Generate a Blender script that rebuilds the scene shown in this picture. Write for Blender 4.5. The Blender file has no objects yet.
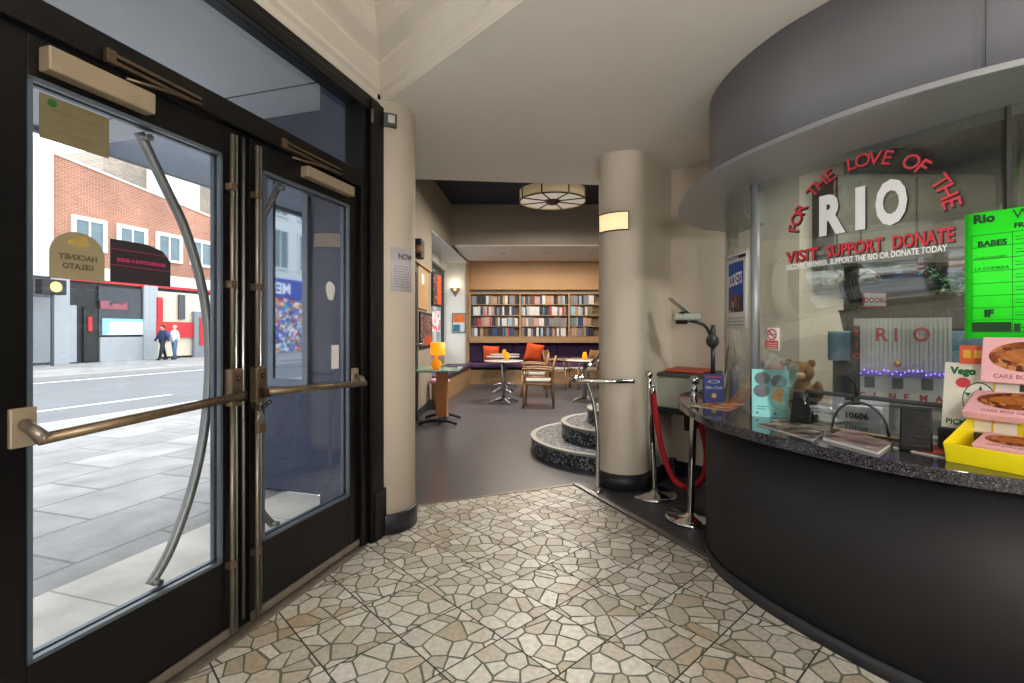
import bpy, bmesh, math, random
from mathutils import Vector, Matrix
random.seed(7)
C = bpy.context.scene.collection
scene = bpy.context.scene
PI = math.pi
# ---------------------------------------------------------------- camera
F0, CX, HZ, EYE = 490.0, 512.0, 332.0, 1.27
cam_d = bpy.data.cameras.new('camera'); cam = bpy.data.objects.new('camera', cam_d); C.objects.link(cam)
cam.location = (0, 0, EYE); cam.rotation_euler = (PI / 2, 0, 0)
cam_d.sensor_width = 36; cam_d.lens = F0 / 1024 * 36; cam_d.shift_y = -(341.5 - HZ) / 1024; cam_d.clip_start = .02; cam_d.clip_end = 400
scene.camera = cam
# ---------------------------------------------------------------- world, exposure
w = bpy.data.worlds.new('sky'); scene.world = w; w.use_nodes = True
wn = w.node_tree.nodes; wl = w.node_tree.links
bg = wn['Background']; bg.inputs['Strength'].default_value = 4.2
tcw = wn.new('ShaderNodeTexCoord'); nz = wn.new('ShaderNodeTexNoise'); nz.inputs['Scale'].default_value = 2.2; nz.inputs['Detail'].default_value = 5
rp = wn.new('ShaderNodeValToRGB'); rp.color_ramp.elements[0].color = (.78, .86, 1, 1); rp.color_ramp.elements[1].color = (1, 1, 1, 1)
rp.color_ramp.elements[0].position = .35; rp.color_ramp.elements[1].position = .6
wl.new(tcw.outputs['Generated'], nz.inputs['Vector']); wl.new(nz.outputs['Fac'], rp.inputs['Fac']); wl.new(rp.outputs['Color'], bg.inputs['Color'])
vs = scene.view_settings
vs.view_transform = 'Standard'; vs.look = 'None'; vs.gamma = 1; vs.use_curve_mapping = False; vs.exposure = 0.0
scene.cycles.max_bounces = 10; scene.cycles.transparent_max_bounces = 24; scene.cycles.diffuse_bounces = 5
scene.cycles.sample_clamp_indirect = 4; scene.cycles.caustics_reflective = False; scene.cycles.caustics_refractive = False
def area(name, loc, size, power, color=(1, 1, 1), rot=(0, 0, 0), shape='DISK', sy=None, spread=PI):
    d = bpy.data.lights.new(name, 'AREA'); d.shape = shape; d.size = size
    if sy: d.size_y = sy
    d.energy = power; d.color = color; d.spread = spread
    o = bpy.data.objects.new(name, d); o.location = loc; o.rotation_euler = rot; C.objects.link(o); return o
def point(name, loc, power, color, r=.04):
    d = bpy.data.lights.new(name, 'POINT'); d.energy = power; d.color = color; d.shadow_soft_size = r
    o = bpy.data.objects.new(name, d); o.location = loc; C.objects.link(o); return o
WARM = (1, .84, .66)
point('ceiling_fill_light', (.25, -1.35, 1.62), 165, (1, .97, .93), .16)            # unseen globe lamps, added behind the view to brighten the ceiling
point('ceiling_fill_light', (1.9, -1.6, 1.62), 140, (1, .97, .93), .16)
area('lounge_lamp_light', (.68, 8.2, 3.40), .9, 190, (1, .9, .78))
for lx in (-.2, .82, 1.8): area('downlight_light', (lx, 11.3, 3.06), .1, 26, WARM)
area('booth_fill_light', (2.3, 2.4, 2.5), .5, 40, (1, .97, .9))  # fill light added inside the booth, without a fixture
area('stairs_light', (2.2, 6.4, 3.6), .6, 110, (1, .93, .84))
# ---------------------------------------------------------------- materials
def lin(c):
    if isinstance(c, str):
        c = c.lstrip('#'); c = [int(c[i:i + 2], 16) / 255 for i in (0, 2, 4)]
        c = [x / 12.92 if x <= .04045 else ((x + .055) / 1.055) ** 2.4 for x in c]
    return tuple(c[:3]) + (1,)
def scl(c, k): return tuple(min(1, max(0, x * k)) for x in c[:3]) + (1,)
MATS = {}
def mat(name, col, rough=.5, metal=0, var=.08, scale=6, bump=0, bscale=60, emit=0, ecol=None, coat=0, stretch=None, spec=.5):
    if name in MATS: return MATS[name]
    m = bpy.data.materials.new(name); m.use_nodes = True; n = m.node_tree.nodes; l = m.node_tree.links
    b = n['Principled BSDF']; c = lin(col)
    tc = n.new('ShaderNodeTexCoord'); mp = n.new('ShaderNodeMapping'); l.new(tc.outputs['Object'], mp.inputs['Vector'])
    if stretch: mp.inputs['Scale'].default_value = stretch
    no = n.new('ShaderNodeTexNoise'); no.inputs['Scale'].default_value = scale; no.inputs['Detail'].default_value = 6
    l.new(mp.outputs[0], no.inputs['Vector'])
    mx = n.new('ShaderNodeMix'); mx.data_type = 'RGBA'; mx.inputs[6].default_value = scl(c, 1 - var * 1.6); mx.inputs[7].default_value = scl(c, 1 + var * 1.6)
    l.new(no.outputs['Fac'], mx.inputs[0]); l.new(mx.outputs[2], b.inputs['Base Color'])
    b.inputs['Roughness'].default_value = rough; b.inputs['Metallic'].default_value = metal; b.inputs['Specular IOR Level'].default_value = spec
    b.inputs['Coat Weight'].default_value = coat
    if emit:
        b.inputs['Emission Color'].default_value = lin(ecol or col); b.inputs['Emission Strength'].default_value = emit
    if bump:
        n2 = n.new('ShaderNodeTexNoise'); n2.inputs['Scale'].default_value = bscale; n2.inputs['Detail'].default_value = 4
        l.new(mp.outputs[0], n2.inputs['Vector'])
        bp = n.new('ShaderNodeBump'); bp.inputs['Strength'].default_value = bump; bp.inputs['Distance'].default_value = .01
        l.new(n2.outputs['Fac'], bp.inputs['Height']); l.new(bp.outputs[0], b.inputs['Normal'])
    MATS[name] = m; return m
def glass(name, tint=(.96, .98, .98), ior=1.5, extra=0.0):
    m = bpy.data.materials.new(name); m.use_nodes = True; n = m.node_tree.nodes; l = m.node_tree.links
    n.remove(n['Principled BSDF']); out = n['Material Output']
    tr = n.new('ShaderNodeBsdfTransparent'); tr.inputs[0].default_value = tuple(tint) + (1,)
    gl = n.new('ShaderNodeBsdfGlossy'); gl.inputs['Roughness'].default_value = 0.0
    ge = n.new('ShaderNodeNewGeometry'); mi = n.new('ShaderNodeMix'); mi.inputs[2].default_value = ior; mi.inputs[3].default_value = 1 / ior
    l.new(ge.outputs['Backfacing'], mi.inputs[0])
    fr = n.new('ShaderNodeFresnel'); l.new(mi.outputs[0], fr.inputs[0])
    ad = n.new('ShaderNodeMath'); ad.operation = 'ADD'; ad.use_clamp = True; ad.inputs[1].default_value = extra; l.new(fr.outputs[0], ad.inputs[0])
    ms = n.new('ShaderNodeMixShader'); l.new(ad.outputs[0], ms.inputs[0]); l.new(tr.outputs[0], ms.inputs[1]); l.new(gl.outputs[0], ms.inputs[2])
    l.new(ms.outputs[0], out.inputs[0]); MATS[name] = m; return m
BLACK = mat('black_door_paint', '#080708', .36, var=.25, bump=.05, bscale=30, spec=.3)
BLACKM = mat('matt_black', '#121214', .6, var=.2)
BRONZE = mat('aged_bronze', '#7d6c58', .38, .75, var=.3, scale=25, bump=.08)
CLOSER = mat('closer_bronze', '#a2937c', .4, .35, var=.1, scale=12)
RODM = mat('worn_aluminium', '#8b8278', .4, .7, var=.3, scale=18, stretch=(1, 1, .3))
STEEL = mat('brushed_steel', '#a9aaab', .3, .95, var=.1, scale=20)
CHROME = mat('chrome', '#d8d8d8', .08, 1, var=.02)
PLASTER = mat('cream_plaster', '#d3c8b9', .7, var=.03, scale=3, bump=.06, bscale=140)
CORN = mat('cornice_plaster', '#dfd8ce', .7, var=.03, scale=4)
CEIL = mat('ceiling_paint', '#e9e6df', .8, var=.02)
TAUPE = mat('taupe_wall_paint', '#8f8678', .8, var=.03)
SOFF = mat('white_soffit_paint', '#ddd8d0', .8, var=.02)
NAVYC = mat('night_blue_ceiling', '#20232b', .8, var=.1)
WHITEW = mat('white_wall_paint', '#d9dbd8', .8, var=.03)
BASEB = mat('baseboard_vinyl', '#24262c', .45, var=.15)
VINYL = mat('grey_vinyl_floor', '#4a4a51', .34, var=.1, scale=1.8, bump=.03, bscale=200)
FASC = mat('grey_fascia_laminate', '#7d7d84', .38, .15, var=.04, scale=3)
LEDGE = mat('grey_ledge_laminate', '#94979c', .32, .3, var=.03)
PANEL = mat('charcoal_laminate_panel', '#161518', .62, var=.06, scale=2)
PURPLE = mat('purple_fabric', '#2c1338', .9, var=.2, scale=60, bump=.3, bscale=300)
PURPLES = mat('purple_seat_vinyl', '#43284e', .6, var=.1)
OAK = mat('light_oak', '#9a7c5a', .5, var=.18, scale=4, stretch=(1, 1, 9))
OAKP = mat('oak_veneer_panel', '#ad8a62', .5, var=.07, scale=2.2, stretch=(.7, 1, 6))
CHAIRW = mat('chair_wood', '#8a6742', .4, var=.2, scale=6, stretch=(3, 3, 1))
ORANGE = mat('orange_fabric', '#d9541f', .85, var=.12, scale=30, bump=.3, bscale=200)
GREYF = mat('grey_upholstery', '#9a9893', .9, var=.1, scale=60)
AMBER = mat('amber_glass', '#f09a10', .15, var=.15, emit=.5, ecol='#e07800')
SHADE = mat('amber_lampshade', '#f6a11f', .6, var=.1, emit=1.1, ecol='#ff8a10')
WLIT = mat('lit_parchment', '#ffe2b4', .6, var=.03, emit=.95, ecol='#ffd6a0')
PARCH = mat('parchment_panel', '#cdbb9a', .6, var=.06, emit=.18, ecol='#e8d0a0')
DARKM = mat('dark_bronze_metal', '#33261f', .4, .6, var=.2)
PAPER = mat('white_paper', '#e4e2e0', .7, var=.02)
INK = mat('black_ink', '#1a1a1c', .7, var=0)
REDINK = mat('red_vinyl_lettering', '#cc3f4a', .5, var=.03)
WHITEV = mat('white_vinyl_lettering', '#f2f2f6', .5, var=.01)
BLUEINK = mat('blue_ink', '#1d4c9c', .6, var=.15, scale=20)
GREENP = mat('fluorescent_green_paper', '#28f428', .6, var=.01, emit=.12, ecol='#20ff20')
MATS['fluorescent_green_paper'].node_tree.nodes['Principled BSDF'].inputs['Emission Strength'].default_value = 0
GREENINK = mat('dark_green_ink', '#0c5a1c', .6, var=.1)
PINK = mat('pink_card', '#eab3b9', .55, var=.03)
YELLOW = mat('yellow_plastic', '#f2e019', .35, var=.03)
AQUA = mat('aqua_card', '#8fdfe2', .55, var=.04)
RED = mat('red_velvet', '#a80f18', .8, var=.2, scale=60, bump=.3, bscale=300)
PUTTY = mat('putty_grey_enamel', '#b0b4a9', .45, var=.05)
DGREY = mat('dark_grey_plastic', '#3c3f42', .45, var=.1)
OLIVE = mat('booth_olive_paint', '#5b5a4e', .8, var=.04)
TABLEG = mat('green_glass_tabletop', '#7ba899', .15, var=.05)
TABLEM = mat('pale_tabletop', '#b9b7b4', .25, .2, var=.05)
NAVY = mat('navy_gloss_wall', '#333b52', .3, var=.1)
LEAF = mat('leaf_green', '#1f4f22', .5, var=.3, scale=12)
FUR = mat('brown_plush', '#8a5a2c', .95, var=.25, scale=50, bump=.6, bscale=200)
PINKFUR = mat('pinkish_plush', '#a08078', .95, var=.2, scale=50, bump=.6, bscale=200)
GLASS = glass('door_glass')
GLOBE = glass('clear_globe_glass', (.97, .97, .97), 1.3)
BGLASS = glass('booth_glass', (.93, .96, .93), 1.7, .10)
MIRROR = mat('dark_mirror_glass', '#9aa3ad', .03, 1, var=.02)

def node_mat(name):
    m = bpy.data.materials.new(name); m.use_nodes = True; MATS[name] = m
    return m, m.node_tree.nodes, m.node_tree.links, m.node_tree.nodes['Principled BSDF']
def ramp(n, stops, interp='LINEAR'):
    r = n.new('ShaderNodeValToRGB'); r.color_ramp.interpolation = interp
    e = r.color_ramp.elements
    while len(e) < len(stops): e.new(.5)
    for i, (p, c) in enumerate(stops): e[i].position = p; e[i].color = lin(c)
    return r
def mth(n, l, op, a, b=None):
    x = n.new('ShaderNodeMath'); x.operation = op
    for i, v in enumerate((a, b)):
        if v is None: continue
        if isinstance(v, (int, float)): x.inputs[i].default_value = v
        else: l.new(v, x.inputs[i])
    return x.outputs[0]
# crazy-paving stones set in square tiles (0.305 m grid turned about 43 degrees)
def crazy_tiles():
    m, n, l, b = node_mat('crazy_paving_tiles')
    tc = n.new('ShaderNodeTexCoord'); mp = n.new('ShaderNodeMapping'); mp.inputs['Rotation'].default_value = (0, 0, -math.radians(43)); 
    l.new(tc.outputs['Object'], mp.inputs['Vector'])
    sp = n.new('ShaderNodeSeparateXYZ'); l.new(mp.outputs[0], sp.inputs[0])
    S = .3075
    u = mth(n, l, 'DIVIDE', mth(n, l, 'SUBTRACT', sp.outputs[0], .742 - 3 * S), S); v = mth(n, l, 'DIVIDE', mth(n, l, 'SUBTRACT', sp.outputs[1], .594 - 3 * S), S)
    fu = mth(n, l, 'FRACT', mth(n, l, 'ADD', u, 50)); fv = mth(n, l, 'FRACT', mth(n, l, 'ADD', v, 50)); iu = mth(n, l, 'FLOOR', u); iv = mth(n, l, 'FLOOR', v)
    cb = n.new('ShaderNodeCombineXYZ'); l.new(iu, cb.inputs[0]); l.new(iv, cb.inputs[1])
    wnz = n.new('ShaderNodeTexWhiteNoise'); l.new(cb.outputs[0], wnz.inputs['Vector'])
    sc = n.new('ShaderNodeVectorMath'); sc.operation = 'SCALE'; sc.inputs['Scale'].default_value = 40; l.new(wnz.outputs['Color'], sc.inputs[0])
    c2 = n.new('ShaderNodeCombineXYZ'); l.new(sp.outputs[0], c2.inputs[0]); l.new(sp.outputs[1], c2.inputs[1])
    sh = n.new('ShaderNodeVectorMath'); sh.operation = 'ADD'; l.new(c2.outputs[0], sh.inputs[0]); l.new(sc.outputs[0], sh.inputs[1])
    vo = n.new('ShaderNodeTexVoronoi'); vo.voronoi_dimensions = '2D'; vo.feature = 'DISTANCE_TO_EDGE'; vo.inputs['Scale'].default_value = 11; l.new(sh.outputs[0], vo.inputs['Vector'])
    vc = n.new('ShaderNodeTexVoronoi'); vc.voronoi_dimensions = '2D'; vc.inputs['Scale'].default_value = 11; l.new(sh.outputs[0], vc.inputs['Vector'])
    nn = n.new('ShaderNodeTexNoise'); nn.inputs['Scale'].default_value = 9; nn.inputs['Detail'].default_value = 3; l.new(tc.outputs['Object'], nn.inputs['Vector'])
    thr = mth(n, l, 'MULTIPLY_ADD', nn.outputs['Fac'], .085); thr.node.inputs[2].default_value = .005
    stone = mth(n, l, 'GREATER_THAN', vo.outputs['Distance'], thr)
    eu = mth(n, l, 'MINIMUM', fu, mth(n, l, 'SUBTRACT', 1, fu)); ev = mth(n, l, 'MINIMUM', fv, mth(n, l, 'SUBTRACT', 1, fv))
    e = mth(n, l, 'MINIMUM', eu, ev); grid = mth(n, l, 'GREATER_THAN', e, .011); stone = mth(n, l, 'MULTIPLY', stone, grid)
    sepc = n.new('ShaderNodeSeparateColor'); l.new(vc.outputs['Color'], sepc.inputs[0])
    rr = ramp(n, [(0, '#ada493'), (.12, '#bdb6aa'), (.35, '#cdc9c0'), (.6, '#dad7cf'), (.85, '#c5beb0'), (1, '#b3a690')]); l.new(sepc.outputs[0], rr.inputs[0])
    n3 = n.new('ShaderNodeTexNoise'); n3.inputs['Scale'].default_value = 45; n3.inputs['Detail'].default_value = 8; l.new(tc.outputs['Object'], n3.inputs['Vector'])
    mr = n.new('ShaderNodeMapRange'); mr.inputs[1].default_value = .3; mr.inputs[2].default_value = .7; mr.inputs[3].default_value = .8; mr.inputs[4].default_value = 1.12; l.new(n3.outputs['Fac'], mr.inputs[0])
    # warm rust-brown staining in soft patches
    n4 = n.new('ShaderNodeTexNoise'); n4.inputs['Scale'].default_value = 1.7; l.new(tc.outputs['Object'], n4.inputs['Vector'])
    st = ramp(n, [(.52, '#ffffff'), (.75, '#d9b58a')]); l.new(n4.outputs['Fac'], st.inputs[0])
    m1 = n.new('ShaderNodeMix'); m1.data_type = 'RGBA'; m1.blend_type = 'MULTIPLY'; m1.inputs[0].default_value = 1; l.new(rr.outputs[0], m1.inputs[6]); l.new(mr.outputs[0], m1.inputs[7])
    m2 = n.new('ShaderNodeMix'); m2.data_type = 'RGBA'; m2.blend_type = 'MULTIPLY'; m2.inputs[0].default_value = .45; l.new(m1.outputs[2], m2.inputs[6]); l.new(st.outputs[0], m2.inputs[7])
    gr = n.new('ShaderNodeMix'); gr.data_type = 'RGBA'; gr.inputs[6].default_value = lin('#2f3029'); gr.inputs[7].default_value = lin('#5f6656'); l.new(grid, gr.inputs[0])
    fin = n.new('ShaderNodeMix'); fin.data_type = 'RGBA'; l.new(stone, fin.inputs[0]); l.new(gr.outputs[2], fin.inputs[6]); l.new(m2.outputs[2], fin.inputs[7])
    l.new(fin.outputs[2], b.inputs['Base Color'])
    ro = mth(n, l, 'MULTIPLY_ADD', stone, -.28); ro.node.inputs[2].default_value = .70; l.new(ro, b.inputs['Roughness'])
    bp = n.new('ShaderNodeBump'); bp.inputs['Strength'].default_value = .25; bp.inputs['Distance'].default_value = .004; l.new(stone, bp.inputs['Height']); l.new(bp.outputs[0], b.inputs['Normal'])
    return m
TILES = crazy_tiles()
def speckle(name, base, stops, scale, rough=.25):
    m, n, l, b = node_mat(name)
    tc = n.new('ShaderNodeTexCoord'); vo = n.new('ShaderNodeTexVoronoi'); vo.inputs['Scale'].default_value = scale; l.new(tc.outputs['Object'], vo.inputs['Vector'])
    s = n.new('ShaderNodeSeparateColor'); l.new(vo.outputs['Color'], s.inputs[0]); r = ramp(n, stops, 'CONSTANT'); l.new(s.outputs[0], r.inputs[0])
    l.new(r.outputs[0], b.inputs['Base Color']); b.inputs['Roughness'].default_value = rough
    return m
GRANITE = speckle('polished_granite', None, [(0, '#1f1e21'), (.3, '#2d2c30'), (.55, '#3c3a3f'), (.8, '#4f4d52'), (.96, '#706e73')], 300, .07)
TERR = speckle('speckled_terrazzo', None, [(0, '#1a1d22'), (.42, '#2a3038'), (.6, '#5a656f'), (.8, '#a2afb8')], 70, .35)
NOSE = mat('pale_nosing', '#a5a69e', .5, var=.05)
def brick_mat(name, c1, c2, mortar, sc=1.0):
    m, n, l, b = node_mat(name)
    uv = n.new('ShaderNodeUVMap'); br = n.new('ShaderNodeTexBrick'); br.inputs['Color1'].default_value = lin(c1); br.inputs['Color2'].default_value = lin(c2); br.inputs['Mortar'].default_value = lin(mortar)
    br.inputs['Scale'].default_value = sc; br.inputs['Brick Width'].default_value = .225; br.inputs['Row Height'].default_value = .075; br.inputs['Mortar Size'].default_value = .009
    l.new(uv.outputs[0], br.inputs['Vector'])
    no = n.new('ShaderNodeTexNoise'); no.inputs['Scale'].default_value = .6; no.inputs['Detail'].default_value = 5; l.new(uv.outputs[0], no.inputs['Vector'])
    mr = n.new('ShaderNodeMapRange'); mr.inputs[1].default_value = .3; mr.inputs[2].default_value = .7; mr.inputs[3].default_value = .8; mr.inputs[4].default_value = 1.2; l.new(no.outputs['Fac'], mr.inputs[0])
    mx = n.new('ShaderNodeMix'); mx.data_type = 'RGBA'; mx.blend_type = 'MULTIPLY'; mx.inputs[0].default_value = 1; l.new(br.outputs[0], mx.inputs[6]); l.new(mr.outputs[0], mx.inputs[7])
    l.new(mx.outputs[2], b.inputs['Base Color']); b.inputs['Roughness'].default_value = .9; return m
BRICK = brick_mat('red_orange_brick', '#a5694e', '#94573f', '#ad9a8b')
OLDBR = brick_mat('weathered_stock_brick', '#8d8375', '#72695d', '#a09a90')
def slab_mat(name, c1, c2, mortar, bw, bh, ms, rough=.6):
    m, n, l, b = node_mat(name)
    uv = n.new('ShaderNodeUVMap'); br = n.new('ShaderNodeTexBrick'); br.inputs['Color1'].default_value = lin(c1); br.inputs['Color2'].default_value = lin(c2); br.inputs['Mortar'].default_value = lin(mortar)
    br.inputs['Scale'].default_value = 1; br.inputs['Brick Width'].default_value = bw; br.inputs['Row Height'].default_value = bh; br.inputs['Mortar Size'].default_value = ms
    l.new(uv.outputs[0], br.inputs['Vector']); no = n.new('ShaderNodeTexNoise'); no.inputs['Scale'].default_value = 2.5; no.inputs['Detail'].default_value = 7; l.new(uv.outputs[0], no.inputs['Vector'])
    mr = n.new('ShaderNodeMapRange'); mr.inputs[1].default_value = .3; mr.inputs[2].default_value = .7; mr.inputs[3].default_value = .72; mr.inputs[4].default_value = 1.2; l.new(no.outputs['Fac'], mr.inputs[0])
    mx = n.new('ShaderNodeMix'); mx.data_type = 'RGBA'; mx.blend_type = 'MULTIPLY'; mx.inputs[0].default_value = 1; l.new(br.outputs[0], mx.inputs[6]); l.new(mr.outputs[0], mx.inputs[7])
    l.new(mx.outputs[2], b.inputs['Base Color']); b.inputs['Roughness'].default_value = rough; return m
SLAB = slab_mat('pavement_slabs', '#a5a4a2', '#8b8a8a', '#6e6d6c', .95, .62, .012)
STEP = slab_mat('pale_entrance_slabs', '#e4dfd6', '#dcd6cc', '#a8a298', 1.1, 1.15, .006)
ASPH = mat('asphalt', '#6f7073', .85, var=.12, scale=1.2, bump=.2, bscale=90)
KERB = mat('kerb_stone', '#a3a29f', .8, var=.1)
LINEP = mat('white_road_paint', '#eeeeea', .7, var=.08)
CANS = mat('canopy_soffit_paint', '#b9bfca', .6, var=.03, scale=1)
STONEW = mat('white_render', '#d4d3cd', .85, var=.04)
CREAMW = mat('cream_render', '#c9c0ab', .85, var=.06)
PILL = mat('grey_pilaster_paint', '#9ba0a4', .6, var=.05)
SHOPG = mat('dark_shop_glass', '#20262b', .08, var=.3, scale=.7)
WING = mat('window_pane_reflection', '#5c7078', .08, var=.25, scale=1.5)
REDP = mat('red_sign', '#b5131c', .5, var=.1)
BLUEP = mat('blue_fascia', '#1f3fa0', .5, var=.08)
DECALY = mat('olive_backed_sticker', '#6e6448', .6, var=.12, scale=14)
DECALD = mat('dark_backed_sticker', '#2a242b', .6, var=.1)
def collage(name, cols, scale, stretch=(1, 1, 1), obj=True, rough=.5):
    m, n, l, b = node_mat(name)
    tc = n.new('ShaderNodeTexCoord'); mp = n.new('ShaderNodeMapping'); mp.inputs['Scale'].default_value = stretch; l.new(tc.outputs['Object'], mp.inputs['Vector'])
    vo = n.new('ShaderNodeTexVoronoi'); vo.inputs['Scale'].default_value = scale; vo.distance = 'CHEBYCHEV'; l.new(mp.outputs[0], vo.inputs['Vector'])
    s = n.new('ShaderNodeSeparateColor'); l.new(vo.outputs['Color'], s.inputs[0])
    r = ramp(n, [(i / len(cols), c) for i, c in enumerate(cols)], 'CONSTANT'); l.new(s.outputs[0], r.inputs[0]); l.new(r.outputs[0], b.inputs['Base Color']); b.inputs['Roughness'].default_value = rough
    return m
COLL = collage('colourful_window_graphics', ['#c8323c', '#2a62b8', '#e2e0d8', '#3ba0c8', '#d8a030', '#7a3a90', '#f0f0f0', '#203060'], 5)
PHOTO = collage('dark_photo_print', ['#241a1c', '#5a2c28', '#8a4a30', '#30405a', '#b09080', '#181418'], 30)
BREAD = collage('browned_pastry_print', ['#7a3a18', '#5c2810', '#a05a28', '#8a4820', '#c08048'], 60)
PINKWH = collage('pink_and_white_print', ['#e8d8dc', '#c06a80', '#efe6e8', '#d88aa0', '#f5f0f0'], 14)
# ---------------------------------------------------------------- geometry helpers
TA = math.atan2(.957, .289); TX, TY = math.cos(TA), math.sin(TA)
def E(t, wo, z): return Vector((-.897 + t * TX - wo * TY, 2.99 + t * TY + wo * TX, z))     # street frame: t along the doors, wo outwards
def W(px, py, d): return Vector(((px - CX) / F0 * d, d, EYE + (HZ - py) / F0 * d))
def onT(px, py, wo=0):                                                                       # ray onto the plane parallel to the doors
    r = (px - CX) / F0; x0, y0 = -.897 - wo * TY, 2.99 + wo * TX
    t = (r * y0 - x0) / (TX - r * TY); d = y0 + t * TY
    return t, EYE + (HZ - py) / F0 * d
class MB:
    def __init__(s): s.v = []; s.f = []; s.sm = []; s.uv = {}
    def add(s, vs, fs, smooth=False):
        k = len(s.v); s.v += [Vector(v) for v in vs]
        for f in fs: s.f.append([i + k for i in f]); s.sm.append(smooth)
        return s
    def box(s, c, size, rz=0, m=None):
        hx, hy, hz = [a / 2 for a in size]; R = Matrix.Rotation(rz, 3, 'Z') if m is None else m
        vs = [Vector(c) + R @ Vector((x * hx, y * hy, z * hz)) for x in (-1, 1) for y in (-1, 1) for z in (-1, 1)]
        return s.add(vs, [(0, 1, 3, 2), (4, 6, 7, 5), (0, 4, 5, 1), (2, 3, 7, 6), (0, 2, 6, 4), (1, 5, 7, 3)])
    def bx(s, x0, x1, y0, y1, z0, z1): return s.box(((x0 + x1) / 2, (y0 + y1) / 2, (z0 + z1) / 2), (abs(x1 - x0), abs(y1 - y0), abs(z1 - z0)))
    def tb(s, t0, t1, w0, w1, z0, z1):
        vs = [E(t, q, z) for t in (t0, t1) for q in (w0, w1) for z in (z0, z1)]
        return s.add(vs, [(0, 1, 3, 2), (4, 6, 7, 5), (0, 4, 5, 1), (2, 3, 7, 6), (0, 2, 6, 4), (1, 5, 7, 3)])
    def tube(s, pts, r, n=12, closed=False, cap=True):
        pts = [Vector(p) for p in pts]; rs = r if isinstance(r, (list, tuple)) else [r] * len(pts); k = len(s.v); N = len(pts)
        up = None
        for i, p in enumerate(pts):
            a = pts[(i - 1) % N] if (i > 0 or closed) else p; b = pts[(i + 1) % N] if (i < N - 1 or closed) else p
            d = (b - a).normalized()
            if up is None: up = Vector((0, 0, 1)) if abs(d.z) < .9 else Vector((1, 0, 0))
            x = d.cross(up).normalized(); up2 = x.cross(d).normalized(); up = up2
            for j in range(n):
                an = 2 * PI * j / n; s.v.append(p + x * math.cos(an) * rs[i] + up2 * math.sin(an) * rs[i])
        for i in range(N if closed else N - 1):
            for j in range(n):
                a = k + i * n + j; b = k + i * n + (j + 1) % n; c = k + ((i + 1) % N) * n + (j + 1) % n; d = k + ((i + 1) % N) * n + j
                s.f.append([a, b, c, d]); s.sm.append(True)
        if cap and not closed:
            s.f.append([k + j for j in range(n)][::-1]); s.sm.append(False); s.f.append([k + (N - 1) * n + j for j in range(n)]); s.sm.append(False)
        return s
    def lathe(s, prof, c=(0, 0, 0), n=32, m=None, sx=1, sy=1):
        k = len(s.v); c = Vector(c)
        for (r, z) in prof:
            for j in range(n):
                a = 2 * PI * j / n; q = Vector((r * math.cos(a) * sx, r * math.sin(a) * sy, z)); s.v.append(c + (m @ q if m else q))
        for i in range(len(prof) - 1):
            for j in range(n):
                s.f.append([k + i * n + j, k + i * n + (j + 1) % n, k + (i + 1) * n + (j + 1) % n, k + (i + 1) * n + j]); s.sm.append(True)
        if prof[0] == prof[-1]: return s
        if prof[0][0] > 1e-4: s.f.append([k + j for j in range(n)][::-1]); s.sm.append(False)
        if prof[-1][0] > 1e-4: s.f.append([k + (len(prof) - 1) * n + j for j in range(n)]); s.sm.append(False)
        return s
    def ell(s, c, rx, ry, rz, n=20, m=None):
        pr = [(max(1e-5, math.cos(a)), math.sin(a)) for a in [(-PI / 2 + PI * i / (n // 2)) for i in range(n // 2 + 1)]]
        k = len(s.v); s.lathe(pr, (0, 0, 0), n)
        for i in range(k, len(s.v)):
            q = Vector((s.v[i].x * rx, s.v[i].y * ry, s.v[i].z * rz)); s.v[i] = Vector(c) + (m @ q if m else q)
        return s
    def prism(s, poly, z0, z1, smooth=False):
        k = len(s.v); n = len(poly)
        s.v += [Vector((p[0], p[1], z0)) for p in poly] + [Vector((p[0], p[1], z1)) for p in poly]
        s.f.append(list(range(k, k + n))[::-1]); s.sm.append(False); s.f.append(list(range(k + n, k + 2 * n))); s.sm.append(False)
        for i in range(n): j = (i + 1) % n; s.f.append([k + i, k + j, k + n + j, k + n + i]); s.sm.append(smooth)
        return s
    def wall(s, curve, th, z0, z1, side=1, smooth=True):                # vertical sheet with thickness th following a plan curve
        off = offset(curve, th * side); k = len(s.v); n = len(curve)
        for z in (z0, z1):
            s.v += [Vector((p[0], p[1], z)) for p in curve]; s.v += [Vector((p[0], p[1], z)) for p in off]
        A = lambda i: k + i; B = lambda i: k + n + i; A2 = lambda i: k + 2 * n + i; B2 = lambda i: k + 3 * n + i
        for i in range(n - 1):
            for f, sm in (([A(i), A(i + 1), A2(i + 1), A2(i)], smooth), ([B(i + 1), B(i), B2(i), B2(i + 1)], smooth), ([A2(i), A2(i + 1), B2(i + 1), B2(i)], False), ([A(i + 1), A(i), B(i), B(i + 1)], False)):
                s.f.append(f); s.sm.append(sm)
        s.f.append([A(0), A2(0), B2(0), B(0)]); s.f.append([A(n - 1), B(n - 1), B2(n - 1), A2(n - 1)]); s.sm += [False, False]
        return s
    def build(s, name, m, parent=None, bevel=0, uv=None, seg=2, fixn=True):
        me = bpy.data.meshes.new(name); off = parent_loc(parent)
        me.from_pydata([tuple(v - off) for v in s.v], [], s.f)
        for p, sm in zip(me.polygons, s.sm): p.use_smooth = sm
        if fixn:
            bm = bmesh.new(); bm.from_mesh(me); bmesh.ops.recalc_face_normals(bm, faces=bm.faces); bm.to_mesh(me); bm.free()
        if uv:
            L = me.uv_layers.new(name='uv')
            for p in me.polygons:
                for li in p.loop_indices: L.data[li].uv = uv(me.vertices[me.loops[li].vertex_index].co + off, p.normal)
        me.materials.append(m); o = bpy.data.objects.new(name, me); C.objects.link(o)
        if parent: o.parent = parent
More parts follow.
